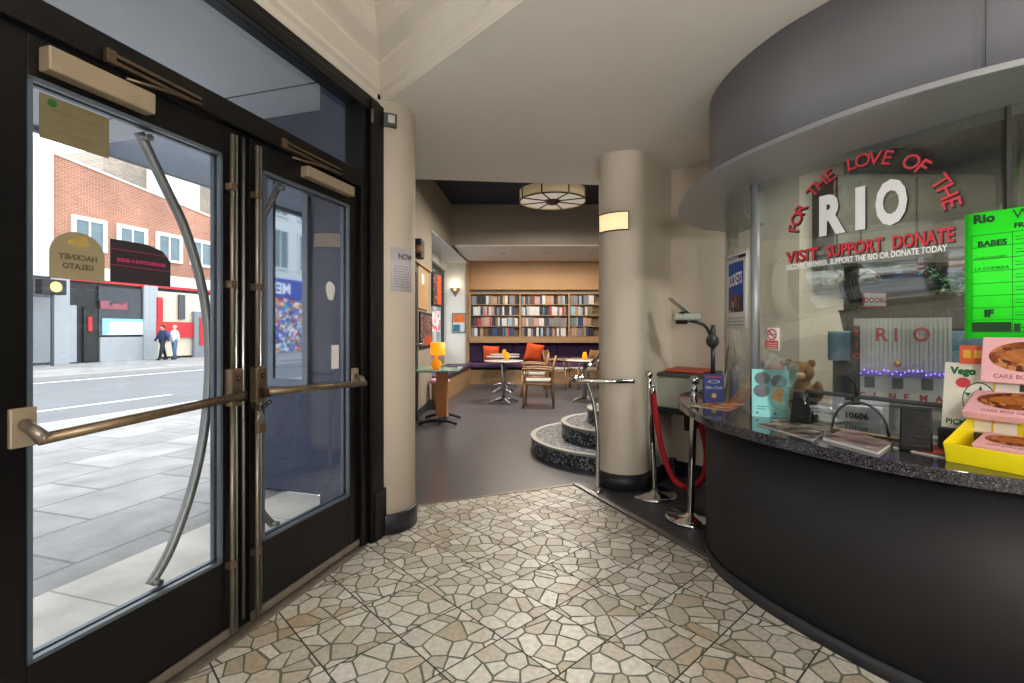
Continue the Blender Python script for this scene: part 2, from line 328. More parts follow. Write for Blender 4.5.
        if bevel:
            b = o.modifiers.new('bevel', 'BEVEL'); b.width = bevel; b.segments = seg; b.limit_method = 'ANGLE'; b.angle_limit = math.radians(40)
        return o
class L(MB):                                                       # local build: vertices already relative to the parent
    def build(s, name, m, parent=None, **k):
        o_ = parent_loc(parent); s.v = [v + o_ for v in s.v]; return MB.build(s, name, m, parent, **k)
def parent_loc(p):
    v = Vector((0, 0, 0))
    while p is not None: v = v + p.location; p = p.parent
    return v
def offset(cv, d):
    out = []
    for i, p in enumerate(cv):
        a = cv[max(0, i - 1)]; b = cv[min(len(cv) - 1, i + 1)]; dx, dy = b[0] - a[0], b[1] - a[1]; L = math.hypot(dx, dy) or 1
        out.append((p[0] - dy / L * d, p[1] + dx / L * d))
    return out
def smooth(pts, n=6):
    out = []
    for i in range(len(pts) - 1):
        p0 = pts[max(0, i - 1)]; p1 = pts[i]; p2 = pts[i + 1]; p3 = pts[min(len(pts) - 1, i + 2)]
        for k in range(n):
            t = k / n; out.append(tuple(.5 * (2 * b + (c - a) * t + (2 * a - 5 * b + 4 * c - d) * t * t + (3 * b - a - 3 * c + d) * t ** 3) for a, b, c, d in zip(p0, p1, p2, p3)))
    out.append(tuple(pts[-1])); return out
def tag(o, label, cat=None, group=None, kind=None):
    if label: o['label'] = label
    if cat: o['category'] = cat
    if group: o['group'] = group
    if kind: o['kind'] = kind
    return o
def thing(name, loc, label, cat, group=None, rz=0):
    o = bpy.data.objects.new(name, None); o.empty_display_size = .1; C.objects.link(o); o.location = loc; o.rotation_euler.z = rz
    return tag(o, label, cat, group)
def struct(o): o['kind'] = 'structure'; return o
def sroot(name, loc):
    o = bpy.data.objects.new(name, None); C.objects.link(o); o.location = loc; o['kind'] = 'structure'; return o
def copy_tree(o, parent=None):
    c = o.copy(); C.objects.link(c); c.parent = parent
    for ch in list(o.children): copy_tree(ch, c)
    return c
TXT = {}
def text(s, size=1, off=0.0, spacing=1.0, align='LEFT'):
    """2D mesh of a string in the built-in font: (verts, faces, width)"""
    key = (s, size, off, spacing, align)
    if key in TXT: return TXT[key]
    cu = bpy.data.curves.new('t', 'FONT'); cu.body = s; cu.size = size; cu.offset = off; cu.space_character = spacing; cu.align_x = align; cu.resolution_u = 3
    ob = bpy.data.objects.new('t', cu); C.objects.link(ob); bpy.context.view_layer.update()
    me = bpy.data.meshes.new_from_object(ob.evaluated_get(bpy.context.evaluated_depsgraph_get()))
    vs = [v.co.copy() for v in me.vertices]; fs = [list(p.vertices) for p in me.polygons]
    bpy.data.objects.remove(ob); bpy.data.curves.remove(cu); bpy.data.meshes.remove(me)
    TXT[key] = (vs, fs); return TXT[key]
def put_text(mb, s, fn, size, off=0, spacing=1.0, align='LEFT', stretch=1.0):
    vs, fs = text(s, size, off, spacing, align); mb.add([fn(v.x * stretch, v.y) for v in vs], fs); return mb
def plane_fn(o, ux, uz, du=0, dv=0, n=None, e=0):
    o = Vector(o); ux = Vector(ux).normalized(); uz = Vector(uz).normalized(); nn = Vector(n) * e if n is not None else Vector((0, 0, 0))
    return lambda a, b: o + ux * (a + du) + uz * (b + dv) + nn
def rect(mb, fn, x0, x1, y0, y1): mb.add([fn(x0, y0), fn(x1, y0), fn(x1, y1), fn(x0, y1)], [(0, 1, 2, 3)]); return mb
def disc(mb, fn, cx, cy, rx, ry, n=24, r0=0):
    k = [fn(cx + math.cos(2 * PI * i / n) * rx, cy + math.sin(2 * PI * i / n) * ry) for i in range(n)]
    if r0: k += [fn(cx + math.cos(2 * PI * i / n) * rx * r0, cy + math.sin(2 * PI * i / n) * ry * r0) for i in range(n)]; mb.add(k, [(i, (i + 1) % n, n + (i + 1) % n, n + i) for i in range(n)])
    else: mb.add(k, [tuple(range(n))])
    return mb
# ================================================================ SETTING: foyer and lounge
def seg(p, q, th, z0, z1, side=1): return MB().wall([p, q], th, z0, z1, side, False)
struct(MB().prism([(-1.42, 3.93), (-.9, 3.40), (-.72, 3.575), (.50, 4.06), (1.12, 2.62), (1.5, 1.4), (4.6, .4), (4.6, 13.2), (-2.4, 13.2), (-2.4, 6.2), (-1.42, 6.2)], -.06, 0).build('floor', VINYL))
a0 = E(-6.5, 0.02, 0); a1 = E(.02, .02, 0)
struct(MB().prism([(a0.x, a0.y), (4.6, a0.y), (4.6, .4), (1.5, 1.4), (1.12, 2.62), (.50, 4.06), (-.72, 3.575), (-.9, 3.40), (a1.x, a1.y)], -.06, .0).build('floor', TILES))
tr = MB().wall([(1.13, 2.61), (.505, 4.075)], .045, 0.0, .012, -1, False); struct(tr.build('trim_1', STEEL, bevel=.003))
struct(MB().wall([(-.70, 3.575), (.5, 4.055)], .02, 0.0, .006, 1, False).build('trim_2', RODM))
# foyer ceiling slab with the raised recess next to the doors
A = (-.83, 3.13); dB = Vector((.857, -.96)).normalized(); B = (A[0] + dB.x * 6.4, A[1] + dB.y * 6.4)
struct(MB().prism([A, (-.95, 3.5), (-1.42, 3.95), (-1.42, 4.60), (.9, 4.84), (4.6, 5.2), (4.6, B[1]), B], 2.72, 3.95).build('ceiling', CEIL))
c0 = E(-6.5, -.0, 0); struct(MB().prism([(c0.x, c0.y), (-.9, 3.2), A, B, (B[0], c0.y)], 3.06, 3.2).build('ceiling', CORN))
PROF = [(0, 2.66), (0, 2.725), (.012, 2.735), (.012, 2.775), (.035, 2.79), (.035, 2.815), (.06, 2.835), (.10, 2.87), (.10, 2.89), (.13, 2.905), (.19, 2.93), (.24, 2.97), (.24, 2.985), (.27, 3.0), (.27, 3.02), (.31, 3.03), (.31, 3.07), (.001, 3.07), (.001, 2.661)]
def cornice(p, q, nrm, prof, name):                    # profile swept along p-q, stepping out along nrm
    n = len(prof); vs = [Vector((b[0] + nrm[0] * o, b[1] + nrm[1] * o, z)) for b in (p, q) for o, z in prof]
    fs = [(i, (i + 1) % n, n + (i + 1) % n, n + i) for i in range(n)] + [tuple(range(n)), tuple(range(n, 2 * n))]
    struct(MB().add(vs, fs).build(name, CORN))
p = E(.12, -.0, 0); q = E(-6.5, -.0, 0); cornice((p.x, p.y), (q.x, q.y), (TY, -TX), [(o, z) for o, z in PROF], 'trim_3')
cornice(A, B, (-.746, -.666), [(o, z + .06 if z < 2.7 else z) for o, z in PROF], 'trim_4')
# walls behind and beside the camera (seen only in reflections) that close the foyer
struct(MB().bx(-2.9, 4.7, -3.35, -3.2, 0, 3.1).build('wall_rear', PLASTER))
struct(MB().bx(4.6, 4.75, -3.2, 13.2, 0, 4.0).build('wall_right', TAUPE))
# lounge shell
LX = lambda y: -1.39 + (y - 8.5) * .0675 if y > 8.5 else -1.39
wl_ = MB().wall([(-1.39, 3.95), (-1.39, 8.5)], .18, 0, 3.95, 1, False)
struct(wl_.build('wall_left', TAUPE))
wl2 = MB().wall([(-1.39, 8.5), (LX(12.55), 12.55)], .75, 3.04, 3.95, 1, False); struct(wl2.build('wall_left', TAUPE))
struct(MB().wall([(-1.39, 8.5), (LX(12.55), 12.55)], .60, 3.025, 3.04, 1, False).build('trim_5', WHITEW))
struct(MB().bx(-2.0, LX(12.55) + .03, 12.50, 12.68, 0, 3.04).build('wall_alcove', WHITEW))
struct(MB().bx(-2.1, -1.575, 8.40, 8.52, 0, 3.04).build('wall_alcove', TAUPE))
struct(MB().wall([(-1.93, 8.5), (-1.80, 12.55)], .1, 0, .82, 1, False).build('wall_alcove', WHITEW))
struct(MB().bx(-2.2, 4.6, 12.68, 12.85, 0, 3.95).build('wall_back', TAUPE))
struct(MB().bx(LX(12.6), 4.6, 12.58, 12.68, 2.36, 3.10).build('wall_back', OAKP))
struct(MB().bx(LX(10.3), 4.6, 10.3, 12.68, 3.10, 3.95).build('wall_bulkhead', TAUPE))
struct(MB().bx(LX(11) + .02, 4.6, 10.31, 12.57, 3.085, 3.10).build('trim_6', SOFF))
struct(MB().prism([(-1.6, 4.5), (4.6, 4.9), (4.6, 10.4), (-1.6, 10.4)], 3.95, 4.05).build('ceiling', NAVYC))
struct(MB().bx(LX(12.6) - .06, LX(12.6) + .03, 12.44, 12.58, 0, 3.085).build('trim_7', OAK))
struct(MB().wall([(-1.388, 4.0), (-1.388, 8.5)], .014, 0, .12, -1, False).build('baseboard_left', BASEB))
# lounge window in the alcove
wr = sroot('window_1', (-1.9, 10.5, .82))
f = MB()
for (ya, yb, za, zb) in ((8.6, 12.5, .82, .90), (8.6, 12.5, 2.72, 2.82), (8.6, 8.68, .9, 2.72), (12.42, 12.5, .9, 2.72), (10.5, 10.58, .9, 2.72), (8.6, 12.5, 2.25, 2.31)):
    f.wall([(-1.93 + (ya - 8.5) * .032, ya), (-1.93 + (yb - 8.5) * .032, yb)], .07, za, zb, -1, False)
f.build('window_frame', mat('dark_teal_frame', '#1e2c30', .4), wr)
MB().wall([(-1.955, 8.6), (-1.83, 12.5)], .008, .9, 2.72, -1, False).build('pane', GLASS, wr)
MB().wall([(-1.93, 8.5), (-1.80, 12.5)], .14, 2.82, 3.04, -1, False).build('lintel', WHITEW, wr)
# round-nosed end wall beside the ticket window and the wall behind the projector
def nose():
    c = Vector((.93, 4.1)); r = .2; pts = []
    a0_, a1_ = math.radians(-39), math.radians(-190)
    for i in range(25):
        a = a0_ + (a1_ - a0_) * i / 24; pts.append((c.x + r * math.cos(a), c.y + r * math.sin(a)))
    return pts
NS = nose()
wallpts = [(4.55, 1.25), (2.1, 3.58), (1.43, 4.4)] + NS + [(.80, 4.28), (1.2, 4.42), (2.2, 4.0), (4.55, 4.3)]
struct(MB().prism([(1.43, 4.4)] + NS + [(.80, 4.28), (1.1, 4.52), (1.5, 4.6), (2.45, 3.62), (2.1, 3.58)], 0, 2.72, False).build('wall_ticket', PLASTER))
o = bpy.data.objects['wall_ticket']
for pl in o.data.polygons: pl.use_smooth = abs(pl.normal.z) < .5
es = o.modifiers.new('edges', 'EDGE_SPLIT'); es.split_angle = math.radians(25)
bb = MB().wall([(2.0, 3.68), (1.425, 4.385)] , .014, 0, .13, -1, False)
struct(bb.build('baseboard_right', BASEB))
struct(MB().wall([(1.43, 4.39)] + NS, .014, 0, .13, 1).build('baseboard_right', BASEB))
# round column by the doors
cc = (-.87, 3.27)
col = MB().lathe([(.22, 0), (.22, 2.72)], (*cc, 0), 64).build('column', PLASTER); tag(col, 'round cream column between the black doors and the lounge', None, None, 'structure')
cb = MB().lathe([(.222, 0), (.234, .0), (.234, .115), (.228, .125), (.221, .125)], (*cc, 0), 64).build('baseboard_column', BASEB); struct(cb)
# ================================================================ exterior shell
struct(MB().wall([(-1.39, 4.05), (-.88, 3.76)], .04, 0, 3.0, -1, False).build('wall_exterior', NAVY))
struct(MB().tb(.62, .80, .40, 1.72, 0, 3.0).build('wall_exterior', NAVY))
struct(MB().tb(.12, .62, .10, .42, 0, 3.0).build('wall_exterior', NAVY))
uvE = lambda co, n: ((co.x * TX + co.y * TY), (-co.x * TY + co.y * TX)) if abs(n.z) > .5 else ((co.x * TX + co.y * TY), co.z)
struct(MB().tb(-60, 60, 1.15, 6.3, -.16, -.012).build('pavement', SLAB, uv=uvE))
struct(MB().tb(-8, .62, .03, 1.15, -.12, -.004).build('entrance_step', STEP, uv=uvE))
struct(MB().tb(-60, 60, 6.3, 6.5, -.18, -.010).build('kerb', KERB)); struct(MB().tb(-60, 60, 6.5, 15.0, -.3, -.12).build('road', ASPH))
struct(MB().tb(-60, 60, 15.0, 15.2, -.18, -.0).build('kerb', KERB)); struct(MB().tb(-60, 60, 15.2, 21.0, -.16, -.002).build('pavement', SLAB, uv=uvE))
rl = MB()
for k in range(-8, 8): rl.tb(k * 6.5, k * 6.5 + 5.6, 8.6, 8.7, -.12, -.112)
rl.tb(-60, 60, 14.3, 14.4, -.12, -.112); rl.tb(-60, 60, 7.1, 7.2, -.12, -.112)
tag(rl.build('road_marking', LINEP), None, None, None, 'structure')
cn = sroot('entrance_canopy', E(-2, 1.5, 3.0))
MB().tb(-9, .625, .06, 3.3, 3.0, 3.02).build('soffit', CANS, cn); 
MB().tb(-9, .625, .06, 3.3, 3.02, 3.3).build('canopy_roof', FASC, cn)
MB().tb(-9, 3.0, 3.28, 3.36, 2.96, 3.35).build('canopy_edge', mat('canopy_edge_paint', '#5d6470', .5), cn)
sm_ = MB()
for k in range(-8, 1): sm_.tb(k * 1.15 + .25, k * 1.15 + .258, .08, 3.3, 2.994, 3.0)
sm_.tb(-9, .6, 1.7, 1.71, 2.994, 3.0); sm_.build('panel_joint', DGREY, cn)
# ---------------------------------------------------------------- street frontages across the road (w = 21)
def facade_windows(root, ts, z0, z1, wdt, w0, surround=STONEW, pane=WING):
    for t in ts:
        fr = MB(); b = .17
        fr.tb(t - wdt / 2 - b, t - wdt / 2, w0 - .08, w0 + .02, z0 - .1, z1 + b); fr.tb(t + wdt / 2, t + wdt / 2 + b, w0 - .08, w0 + .02, z0 - .1, z1 + b)
        fr.tb(t - wdt / 2, t + wdt / 2, w0 - .08, w0 + .02, z1, z1 + b); fr.tb(t - wdt / 2 - .05, t + wdt / 2 + .05, w0 - .14, w0 + .02, z0 - .12, z0)
        fr.tb(t - .04, t + .04, w0 - .06, w0 + .01, z0, z1)
        fw = fr.build('window', surround, root); MB().tb(t - wdt / 2, t + wdt / 2, w0 - .03, w0 + .0, z0, z1).build('pane', pane, fw)
def shopfront(root, t0, t1, z1, w0, glassm, door_t=None, stall=.7, name='shop_window'):
    MB().tb(t0, t1, w0 - .03, w0, stall, z1).build(name, glassm, root)
tA = onT(50, 200, 21)[0]; tP1 = onT(63, 300, 21)[0]; tP2 = onT(148, 300, 21)[0]; tB = 34
br = thing('brick_shop_building', E((tA + 30) / 2, 21.5, 0), 'red brick building across the road with white framed upper windows over grey shopfronts', 'building')
rz_ = lambda t: 8.25 - .13 * (min(t, 22) - 10.45)
def slopedbox(t0, t1, w0_, w1_, f0, f1):
    vs = [E(t, q, f(t)) for t in (t0, t1) for q in (w0_, w1_) for f in (f0, f1)]; return MB().add(vs, [(0, 1, 3, 2), (4, 6, 7, 5), (0, 4, 5, 1), (2, 3, 7, 6), (0, 2, 6, 4), (1, 5, 7, 3)])
slopedbox(tA, 22, 21.0, 27, lambda t: 3.7, rz_).build('brick_wall', BRICK, br, uv=uvE)
MB().tb(22, 34, 21, 27, 3.7, rz_(22)).build('brick_wall', BRICK, br, uv=uvE)
slopedbox(tA, 22, 20.94, 21.3, rz_, lambda t: rz_(t) + .08).build('parapet_coping', STONEW, br)
wt = [onT(x, 240, 21)[0] for x in (89, 134, 170.5, 201)]; dw = (wt[3] - wt[0]) / 3
facade_windows(br, [wt[0] + dw * k for k in range(0, 7)], 4.75, 5.85, 1.0, 21.0)
MB().tb(tA, 34, 20.9, 21.02, 3.42, 3.98).build('fascia_band', STONEW, br)
MB().tb(tA, 34, 20.84, 20.92, 3.34, 3.46).build('red_trim', REDP, br)
MB().tb(tA, 34, 20.98, 21.2, 0, 3.42).build('shop_backing', BLACKM, br)
for t in (onT(57, 300, 21)[0], onT(148, 300, 21)[0], 20, 26, 32): MB().tb(t - .32, t + .32, 20.8, 21.0, 0, 3.4).build('pilaster', PILL, br)
MB().tb(onT(98, 350, 21)[0], tP2, 20.86, 21.0, 0, 1.05).build('stall_riser', PILL, br)
MB().tb(onT(97, 350, 21)[0], onT(146, 350, 21)[0], 20.9, 20.98, 1.1, 3.2).build('shop_window', SHOPG, br)
MB().tb(onT(100, 335, 21)[0], onT(143, 335, 21)[0], 20.86, 20.9, 1.15, 1.85).build('poster_strip', collage('blue_white_poster_strip', ['#7fc2d6', '#cfe6ee', '#b8828a', '#8ab8d8', '#e8f0f2'], .6), br)
MB().tb(onT(82, 350, 21)[0], onT(96, 350, 21)[0], 20.9, 20.98, .05, 2.3).build('shop_door', BLACKM, br)
MB().tb(onT(64, 350, 21)[0], onT(75, 350, 21)[0], 20.9, 20.98, .05, 2.35).build('side_panel', PILL, br)
MB().tb(onT(98, 305, 21)[0], onT(125, 305, 21)[0], 20.85, 20.9, 2.25, 2.6).build('shop_sign', collage('red_dim_sign', ['#5a1a26', '#2a2226', '#8a4450'], 2), br)
MB().tb(onT(86, 333, 21)[0], onT(90, 333, 21)[0], 20.86, 20.9, 1.3, 1.9).build('door_notice', REDP, br)
MB().tb(tP2 + .35, 19.6, 20.9, 20.98, .1, 3.2).build('cream_interior', CREAMW, br)
x0, x1 = onT(153, 320, 21)[0], onT(190, 320, 21)[0]
MB().tb(x0, onT(160, 320, 21)[0], 20.8, 20.88, 1.5, 2.9).build('red_banner', REDP, br); MB().tb(x0, x1, 20.78, 20.86, 1.0, 1.75).build('red_counter_sign', REDP, br)
MB().tb(onT(176, 320, 21)[0], onT(182, 320, 21)[0], 20.78, 20.88, 1.9, 3.1).build('menu_board', DGREY, br)
MB().tb(onT(190, 345, 21)[0], onT(205, 345, 21)[0], 20.7, 20.88, 0, 2.3).build('cash_machine', mat('grey_cash_machine', '#787c82', .5), br)
MB().tb(onT(195, 345, 21)[0], onT(203, 345, 21)[0], 20.66, 20.7, .6, 2.0).build('red_screen_panel', REDP, br)
MB().tb(20, 33, 20.9, 20.98, .6, 3.2).build('shop_window', SHOPG, br)
# buildings rising behind the parapet
b2 = thing('stone_faced_block', E(20, 28, 0), 'weathered stone faced block rising behind the brick parapet', 'building')
MB().tb(onT(103, 180, 27.5)[0], 40, 27.5, 33, 0, 11.3).build('stone_wall', OLDBR, b2, uv=uvE)
MB().tb(onT(150, 180, 27.2)[0], onT(198, 180, 27.2)[0], 27.05, 27.5, 8.4, 11.2).build('white_render_panel', STONEW, b2)
b3 = thing('white_rendered_building', E(0, 23, 0), 'tall plain white rendered building at the left edge of the door glass', 'building')
MB().tb(-3.2, tA - .06, 20.7, 27, 3.4, 8.6).build('wall', STONEW, b3); MB().tb(-3.2, tA - .06, 20.9, 27, 0, 3.4).build('shopfront', mat('dark_grey_shopfront', '#4c5258', .5), b3)
MB().tb(tA - 1.0, tA - .1, 20.8, 20.9, .1, 2.6).build('shutter', mat('grey_roller_shutter', '#7c8084', .5), b3)
# frontages further along, seen as reflections in the ticket window and the mirror panel
b4 = thing('cream_terrace', E(-14, 23, 0), 'cream rendered terrace reflected in the ticket window', 'building')
MB().tb(-16, -3.3, 21, 27, 3.6, 8.6).build('wall', CREAMW, b4)
facade_windows(b4, [-15 + 2.6 * k for k in range(5)], 4.7, 6.6, 1.1, 21.0); pass
MB().tb(-16, -3.3, 20.9, 21.3, 0, 3.0).build('shop_window', collage('bright_shop_window', ['#d8d4c8', '#8fb4c0', '#b8b0a0', '#4a6a70', '#e6e4de', '#a86048', '#6a8a60'], 1.1), b4); MB().tb(-16, -11.4, 20.8, 21.1, 3.0, 3.7).build('fascia_sign', REDP, b4); MB().tb(-11.2, -3.3, 20.8, 21.1, 3.0, 3.7).build('fascia_sign', WHITEV, b4)
MB().tb(-15.5, -13.6, 20.75, 20.9, .3, 2.6).build('window_poster', WHITEV, b4); MB().tb(-13, -10, 20.75, 20.9, .3, 2.2).build('window_poster', BLUEP, b4)
b5 = thing('arcade_building', E(-34, 23, 0), 'white building over a blue arcade fascia, seen mirrored in the display panel outside', 'building')
MB().tb(-60, -16.2, 21, 27, 4.5, 11).build('wall', STONEW, b5); facade_windows(b5, [-42 + 2.3 * k for k in range(11)], 5.3, 7.6, 1.2, 21.0); facade_windows(b5, [-42 + 2.3 * k for k in range(11)], 8.6, 10.3, 1.2, 21.0)
MB().tb(-60, -16.2, 20.8, 21.3, 3.4, 4.6).build('blue_fascia', BLUEP, b5); MB().tb(-60, -16.2, 20.9, 21.3, .0, 3.4).build('window_graphics', COLL, b5)
for k in range(5):
    put_text(tm := MB(), 'MERKUR', lambda a, b, k=k: E(-42 + 5.0 * k + a, 20.78, 3.66 + b), .95, .02)
    tm.build('fascia_lettering', WHITEV, b5)
# street furniture
bx_ = thing('signal_box', E(onT(54, 287, 20)[0], 20, 0), 'black hanging signal box with a round lit amber lamp beside the grey shopfront', 'signal')
t_, z_ = onT(54, 287, 20); MB().tb(t_ - .42, t_ + .36, 19.9, 20.3, z_ - .28, z_ + .28).build('housing', BLACKM, bx_, bevel=.03); MB().tb(t_ - .04, t_ + .04, 20.05, 20.13, 0, z_ - .28).build('pole', DGREY, bx_)
k_ = []; mb = MB(); disc(mb, lambda a, b: E(t_ + a, 19.88, z_ + b), 0, 0, .19, .19); mb.build('amber_lamp', mat('lit_amber_lens', '#ffd860', .3, emit=1.5, ecol='#ffd060'), bx_)
# pedestrians on the far pavement
def person(loc, rz, label, skin, coat, legs, hair, stride=.2, bag=None):
    root = thing('person', loc, label, 'person', 'people walking on the far pavement', rz)
    s = stride
    # one continuous body: pelvis root, torso, neck, head, arms, legs (tapering tubes joined into one surface)
    P_ = dict(pel=(0, 0, .86), ch=(0, 0, 1.18), sh=(0, 0, 1.30), nk=(0, 0, 1.37), hd=(.01, 0, 1.46), ht=(.0, 0, 1.55))
    body = L().tube([P_['pel'], (0, 0, 1.0), P_['ch'], P_['sh'], P_['nk'], (0.01, 0, 1.43), (.01, 0, 1.50), (0, 0, 1.56)], [.13, .125, .15, .11, .05, .07, .08, .045], 14)
    for sd in (-1, 1):
        body.tube([(0, sd * .08, .9), (sd * s * .5, sd * .085, .48), (sd * s - .02, sd * .085, .06)], [.09, .065, .04], 10)
        body.tube([(0, sd * .12, 1.3), (-sd * s * .3, sd * .2, 1.06), (-sd * s * .8 + .06, sd * .2, .84)], [.055, .042, .03], 8); body.ell((-sd * s * .8 + .08, sd * .2, .79), .03, .022, .05, 8)
    bo = body.build('body', skin, root)
    rm = bo.modifiers.new('join', 'REMESH'); rm.mode = 'VOXEL'; rm.voxel_size = .018; rm.use_smooth_shade = True
    j = L().tube([(0, 0, .80), (0, 0, 1.0), (0, 0, 1.2), (0, 0, 1.31), (0, 0, 1.36)], [.15, .15, .18, .13, .07], 14)
    for sd in (-1, 1): j.tube([(0, sd * .11, 1.3), (-sd * s * .3, sd * .2, 1.06), (-sd * s * .75 + .05, sd * .2, .86)], [.07, .056, .045], 10)
    j.build('jacket', coat, root)
    t = L()
    for sd in (-1, 1): t.tube([(0, sd * .07, .9), (sd * s * .5, sd * .085, .48), (sd * s - .02, sd * .085, .07)], [.105, .08, .055], 10)
    t.build('trousers', legs, root)
    for sd in (-1, 1): L().ell((sd * s + .03, sd * .085, .04), .13, .05, .045, 12).build('shoe', BLACKM, root)
    L().ell((-.015, 0, 1.51), .095, .09, .085, 14).build('hair', hair, root)
    for sd in (-1, 1): L().ell((.085, sd * .03, 1.475), .008, .01, .006, 6).build('eye', INK, root)
    L().ell((.09, 0, 1.45), .018, .012, .02, 6).build('nose', skin, root)
    if bag: L().ell((-.2, 0, 1.12), .11, .14, .2, 12).build('backpack', bag, root)
    return root
SK = mat('skin', '#c79a80', .6); 
pa = E(onT(162.5, 350, 19.9)[0], 19.9, 0); pb = E(onT(174.5, 350, 19.8)[0], 19.8, 0); pc = E(onT(203, 350, 19.8)[0], 19.8, 0)
DJ = mat('navy_coat', '#1e2c4a', .8); WJ = mat('white_top', '#e4e4e2', .8); BJ = mat('blue_jeans', '#4a6a8c', .8); BT = mat('black_trousers', '#20242c', .8); HR = mat('dark_hair', '#2a1d16', .8); GH = mat('grey_hair', '#b0aca4', .8)
person(pa, TA + PI, 'person in a navy coat with a backpack walking across the road', SK, DJ, BT, HR, .22, BLUEP)
person(pb, TA + PI, 'person in a white top and blue jeans walking across the road', SK, WJ, BJ, GH, .1)
# ================================================================ ENTRANCE DOORS
JT = mat('bronze_slide_track', '#6a5a48', .35, .7, var=.25, scale=20)
fr = sroot('door_frame', E(-.9, 0, 0))
m_ = MB(); m_.tb(-6.4, .09, -.045, .06, 2.12, 2.215).tb(-6.4, .09, -.05, .07, 2.625, 2.70).tb(-6.4, .09, -.06, -.045, 2.60, 2.66)
m_.build('header', BLACK, fr, bevel=.006)
m_ = MB(); m_.tb(-.105, -.045, -.05, .07, 0, 2.65).tb(-.04, .095, -.075, .08, 0, 2.67).tb(-.02, .11, -.085, -.07, 0, .30); m_.build('jamb', BLACK, fr, bevel=.006)
MB().tb(-1.86, -1.765, -.05, .07, 0, 2.65).build('mullion', BLACK, fr, bevel=.006)
MB().tb(-3.62, -3.54, -.05, .07, 0, 2.65).build('mullion', BLACK, fr)
for ta, tb_ in ((-1.765, -.105), (-3.54, -1.86), (-6.4, -3.62)): MB().tb(ta, tb_, .008, .014, 2.215, 2.625).build('transom_pane', GLASS, fr)
MB().tb(-6.4, -.1, -.07, .07, -.004, .012).build('threshold', RODM, fr, bevel=.004)
mb = MB().tb(-.052, -.040, -.085, -.075, 2.52, 2.60); mb.build('latch', STEEL, fr)
struct(MB().tb(-6.5, .09, -.0, .10, 2.70, 3.2).build('wall_entrance', CORN))
def leaf(n, h, sgn, detail=True):
    """door leaf hinged at t=h, opening edge at h + sgn*0.83"""
    a, b = (h, h + sgn * .795); lo, hi = min(a, b), max(a, b)
    r = sroot('door_%d' % n, E((lo + hi) / 2, 0, 0))
    hs, ms = .085, .07                                     # hinge stile, meeting stile
    l0 = lo + (hs if sgn > 0 else ms); l1 = hi - (ms if sgn > 0 else hs)
    m = MB(); m.tb(lo, l0, -.022, .022, .015, 2.115).tb(l1, hi, -.022, .022, .015, 2.115).tb(l0, l1, -.022, .022, .015, .333).tb(l0, l1, -.022, .022, 1.995, 2.115)
    m.build('leaf_frame', BLACK, r, bevel=.003)
    g = MB(); b_ = .012
    for wa, wb in ((-.026, -.008), (.008, .026)): g.tb(l0, l0 + b_, wa, wb, .333, 1.995).tb(l1 - b_, l1, wa, wb, .333, 1.995).tb(l0, l1, wa, wb, .333, .333 + b_).tb(l0, l1, wa, wb, 1.995 - b_, 1.995)
    g.build('glazing_bead', mat('bluish_glazing_bead', '#5d6670', .35, .4), r)
    MB().tb(l0, l1, -.004, .004, .333, 1.995).build('glass_pane', GLASS, r)
    MB().tb(lo, hi, -.034, -.022, .02, .055).build('kick_strip', RODM, r, bevel=.003)
    if not detail: return r
    # bowed handle tube on the street side
    tz = [(-1.27, .345), (-1.195, .44), (-1.12, .60), (-1.065, .78), (-1.035, .97), (-1.025, 1.165), (-1.04, 1.36), (-1.08, 1.53), (-1.14, 1.69), (-1.215, 1.82), (-1.31, 1.985)]
    if sgn < 0: tz = [(-1.95 - t, z) for t, z in tz]
    cv = smooth([(t, .062, z) for t, z in tz], 6)
    hb = MB().tube([E(*c) for c in cv], .0175, 14); 
    for e_ in (cv[1], cv[-2]): hb.tube([E(e_[0], .02, e_[2]), E(e_[0], .062, e_[2])], .012, 10)
    hb.build('bow_handle', mat('dull_grey_steel', '#7c7c7d', .42, .7, var=.12), r)
    # push bar with end lever, lock box
    ht = lo + .072 if sgn > 0 else hi - .04; mt = hi - .03 if sgn > 0 else lo + .03
    pb_ = MB(); zz = 1.005
    y1_ = E(ht, -.095, zz - .03); y2_ = E(mt, -.085, zz + .005)
    pb_.tube([y1_, y2_], .0165, 16); bar = pb_.build('push_bar', BRONZE, r)
    MB().tb(ht - .032, ht + .03, -.036, -.022, zz - .055, zz + .055).build('bracket_plate', CLOSER, r, bevel=.004)
    MB().tube([E(ht - sgn * .0, -.035, zz + .01), E(ht, -.075, zz - .005), E(ht + sgn * .015, -.098, zz - .035)], [.016, .016, .02], 10).build('lever_arm', RODM, r)
    MB().tb(mt - .032, mt + .028, -.062, -.022, zz - .04, zz + .115).build('lock_box', BRONZE, r, bevel=.006)
    k = MB(); k.lathe([(.0001, 0), (.012, 0), (.012, .006), (.0001, .008)], (0, 0, 0), 12, Matrix.Rotation(PI / 2, 3, 'X')); 
    for i in range(len(k.v)): k.v[i] = E(mt, -.064, zz + .075) + k.v[i]
    k.build('keyhole', DARKM, r)
    MB().tb(mt - .02, mt + .02, -.095, -.03, zz - .02, zz + .02).build('bar_end_block', DARKM, r, bevel=.006)
    for dz0, dz1, mm in ((zz + .115, 2.08, RODM), (.03, zz - .04, RODM)):
        MB().tube([E(mt - .012, -.045, dz0), E(mt - .012, -.045, dz1)], .0085, 10).build('bolt_rod', mm, r)
    MB().tube([E(mt + .02, -.032, .03), E(mt + .02, -.032, 2.09)], .007, 8).build('edge_guard', STEEL, r)
    cl = MB()
    for z in (.3, 1.45, 1.85): cl.tb(mt - .028, mt + .004, -.056, -.022, z, z + .03)
    cl.build('rod_guide', BRONZE, r, bevel=.003)
